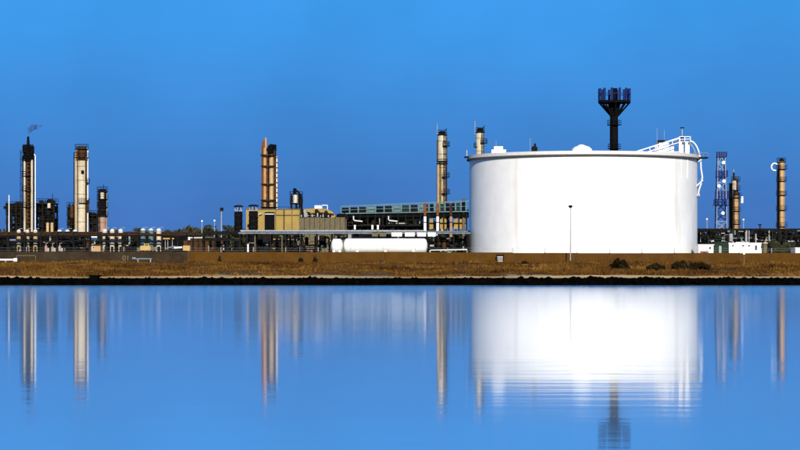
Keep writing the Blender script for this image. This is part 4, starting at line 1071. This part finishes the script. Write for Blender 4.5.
for u in (.2, .8):
    for yy in (-0.02, 1.58): b = MB(); x = x0+u*L; b.tube([(x, D+yy, GZ+0.38), (x, D+yy+0.24, GZ+0.38)], 0.38, 14); t.add('wheel', b, 'tyre')
D = 462
t = Thing('loading_arm', 'sloping dark loading conveyor with pale cover and yellow head on a leg', 'conveyor', 178, D)
t.add('boom', t.mb().pt([(160, 254, 0), (170, 251, 0), (182, 248.6, 0)], 3.6, 6), 'dark')
t.add('cover', t.mb().pt([(166, 248.6, 0), (173, 246.4, 0), (184, 248.2, 0)], 1.5, 6), 'pale')
t.add('cover_tip', t.mb().pt([(174, 248, -0.4), (182, 247.4, -0.4)], 2.0, 6), 'white2')
t.add('head', t.mb().pb(183, 190, 245.6, 250.6, -0.6, 1.6), 'yellow2')
t.add('hood', t.mb().pb(183.6, 188, 240.5, 245.6, -0.2, 1.0), 'brown')
t.add('leg', t.mb().pb(188.6, 189.8, 250.6, None, -0.3, 0.4), 'pale')
t.add('leg', t.mb().pb(166, 167, 250, None, 0.2, 0.4), 'dark')
D = 500
t = Thing('canopy', 'small yellow flat canopy on thin posts right of the upright vessels', 'canopy', 168, D)
t.add('roof', t.mb().pb(163, 174, 238, 239.2, 0, 3), 'yellow2')
for q in (165, 167.5, 172): t.add('post', t.mb().pb(q, q+0.6, 239.2, None, 0.4, 0.2), 'grey')
t = hut('warehouse', 'long dark brown shed with pale roof edge between loader and hall', 186, 224, 238.4, 520, m='brown', dep=12, roof='pale')
t.add('eave_light', t.mb().pb(184, 190, 237, 240, -0.5, 0.4), 'white2'); t.add('eave_strip', t.mb().pb(190, 214, 237.3, 238.2, -0.5, 0.3), 'rim')
for q in range(6): t.add('bay_post', t.mb().pb(192+q*5.6, 192.8+q*5.6, 239, None, -0.3, 0.25), 'dark')
t = Thing('sample_cabinet', 'white panel cabinet under left rack beside the orange shed', 'cabinet', 93, 482)
t.add('panel', t.mb().pb(89.8, 97, 235.8, 240.2, 0, 0.6), 'white2'); t.add('leg', t.mb().pb(90.2, 90.8, 240.2, None, 0.2, 0.2), 'dark'); t.add('leg', t.mb().pb(96, 96.6, 240.2, None, 0.2, 0.2), 'dark')
hut('pump_shed', 'small orange pump shed under the left pipe rack', 91, 100.5, 245.5, 480, m='orange', dep=3, roof='brown', wins=((93, 94.5, 246.8, 248.4),))
for k, q in enumerate((46, 52.5, 59.8)):
    a = Thing('pump', names[k] + ' from left of salmon pumps behind the dark wall', 'pump', q, 476, 'salmon pumps behind the dark wall')
    a.add('casing', a.mb().pc(q, 2.8, 245.5 if k != 1 else 246.4, None, n=12, dome=0.5), 'pink'); a.add('motor', a.mb().pb(q+1.2, q+3.0, 248, None, -0.2, 0.8), 'grey'); a.add('pipe', a.mb().pt([(q, 246, 0), (q, 243.5, 0), (q+2, 243, 0)], 0.7), 'grey')
t = Thing('pale_tank_skid', 'pale mint drum skid under the rack at far left edge', 'drum', 12, 480)
t.add('drum', t.mb().pt([(8, 239.8), (16, 239.8)], 2.8, 12), 'ltblue'); t.add('leg', t.mb().pb(9, 9.8, 240.5, None, -0.2, 0.4), 'dark'); t.add('leg', t.mb().pb(14.2, 15, 240.5, None, -0.2, 0.4), 'dark')

for o in bpy.data.objects:
    if '_o' in o: del o['_o']
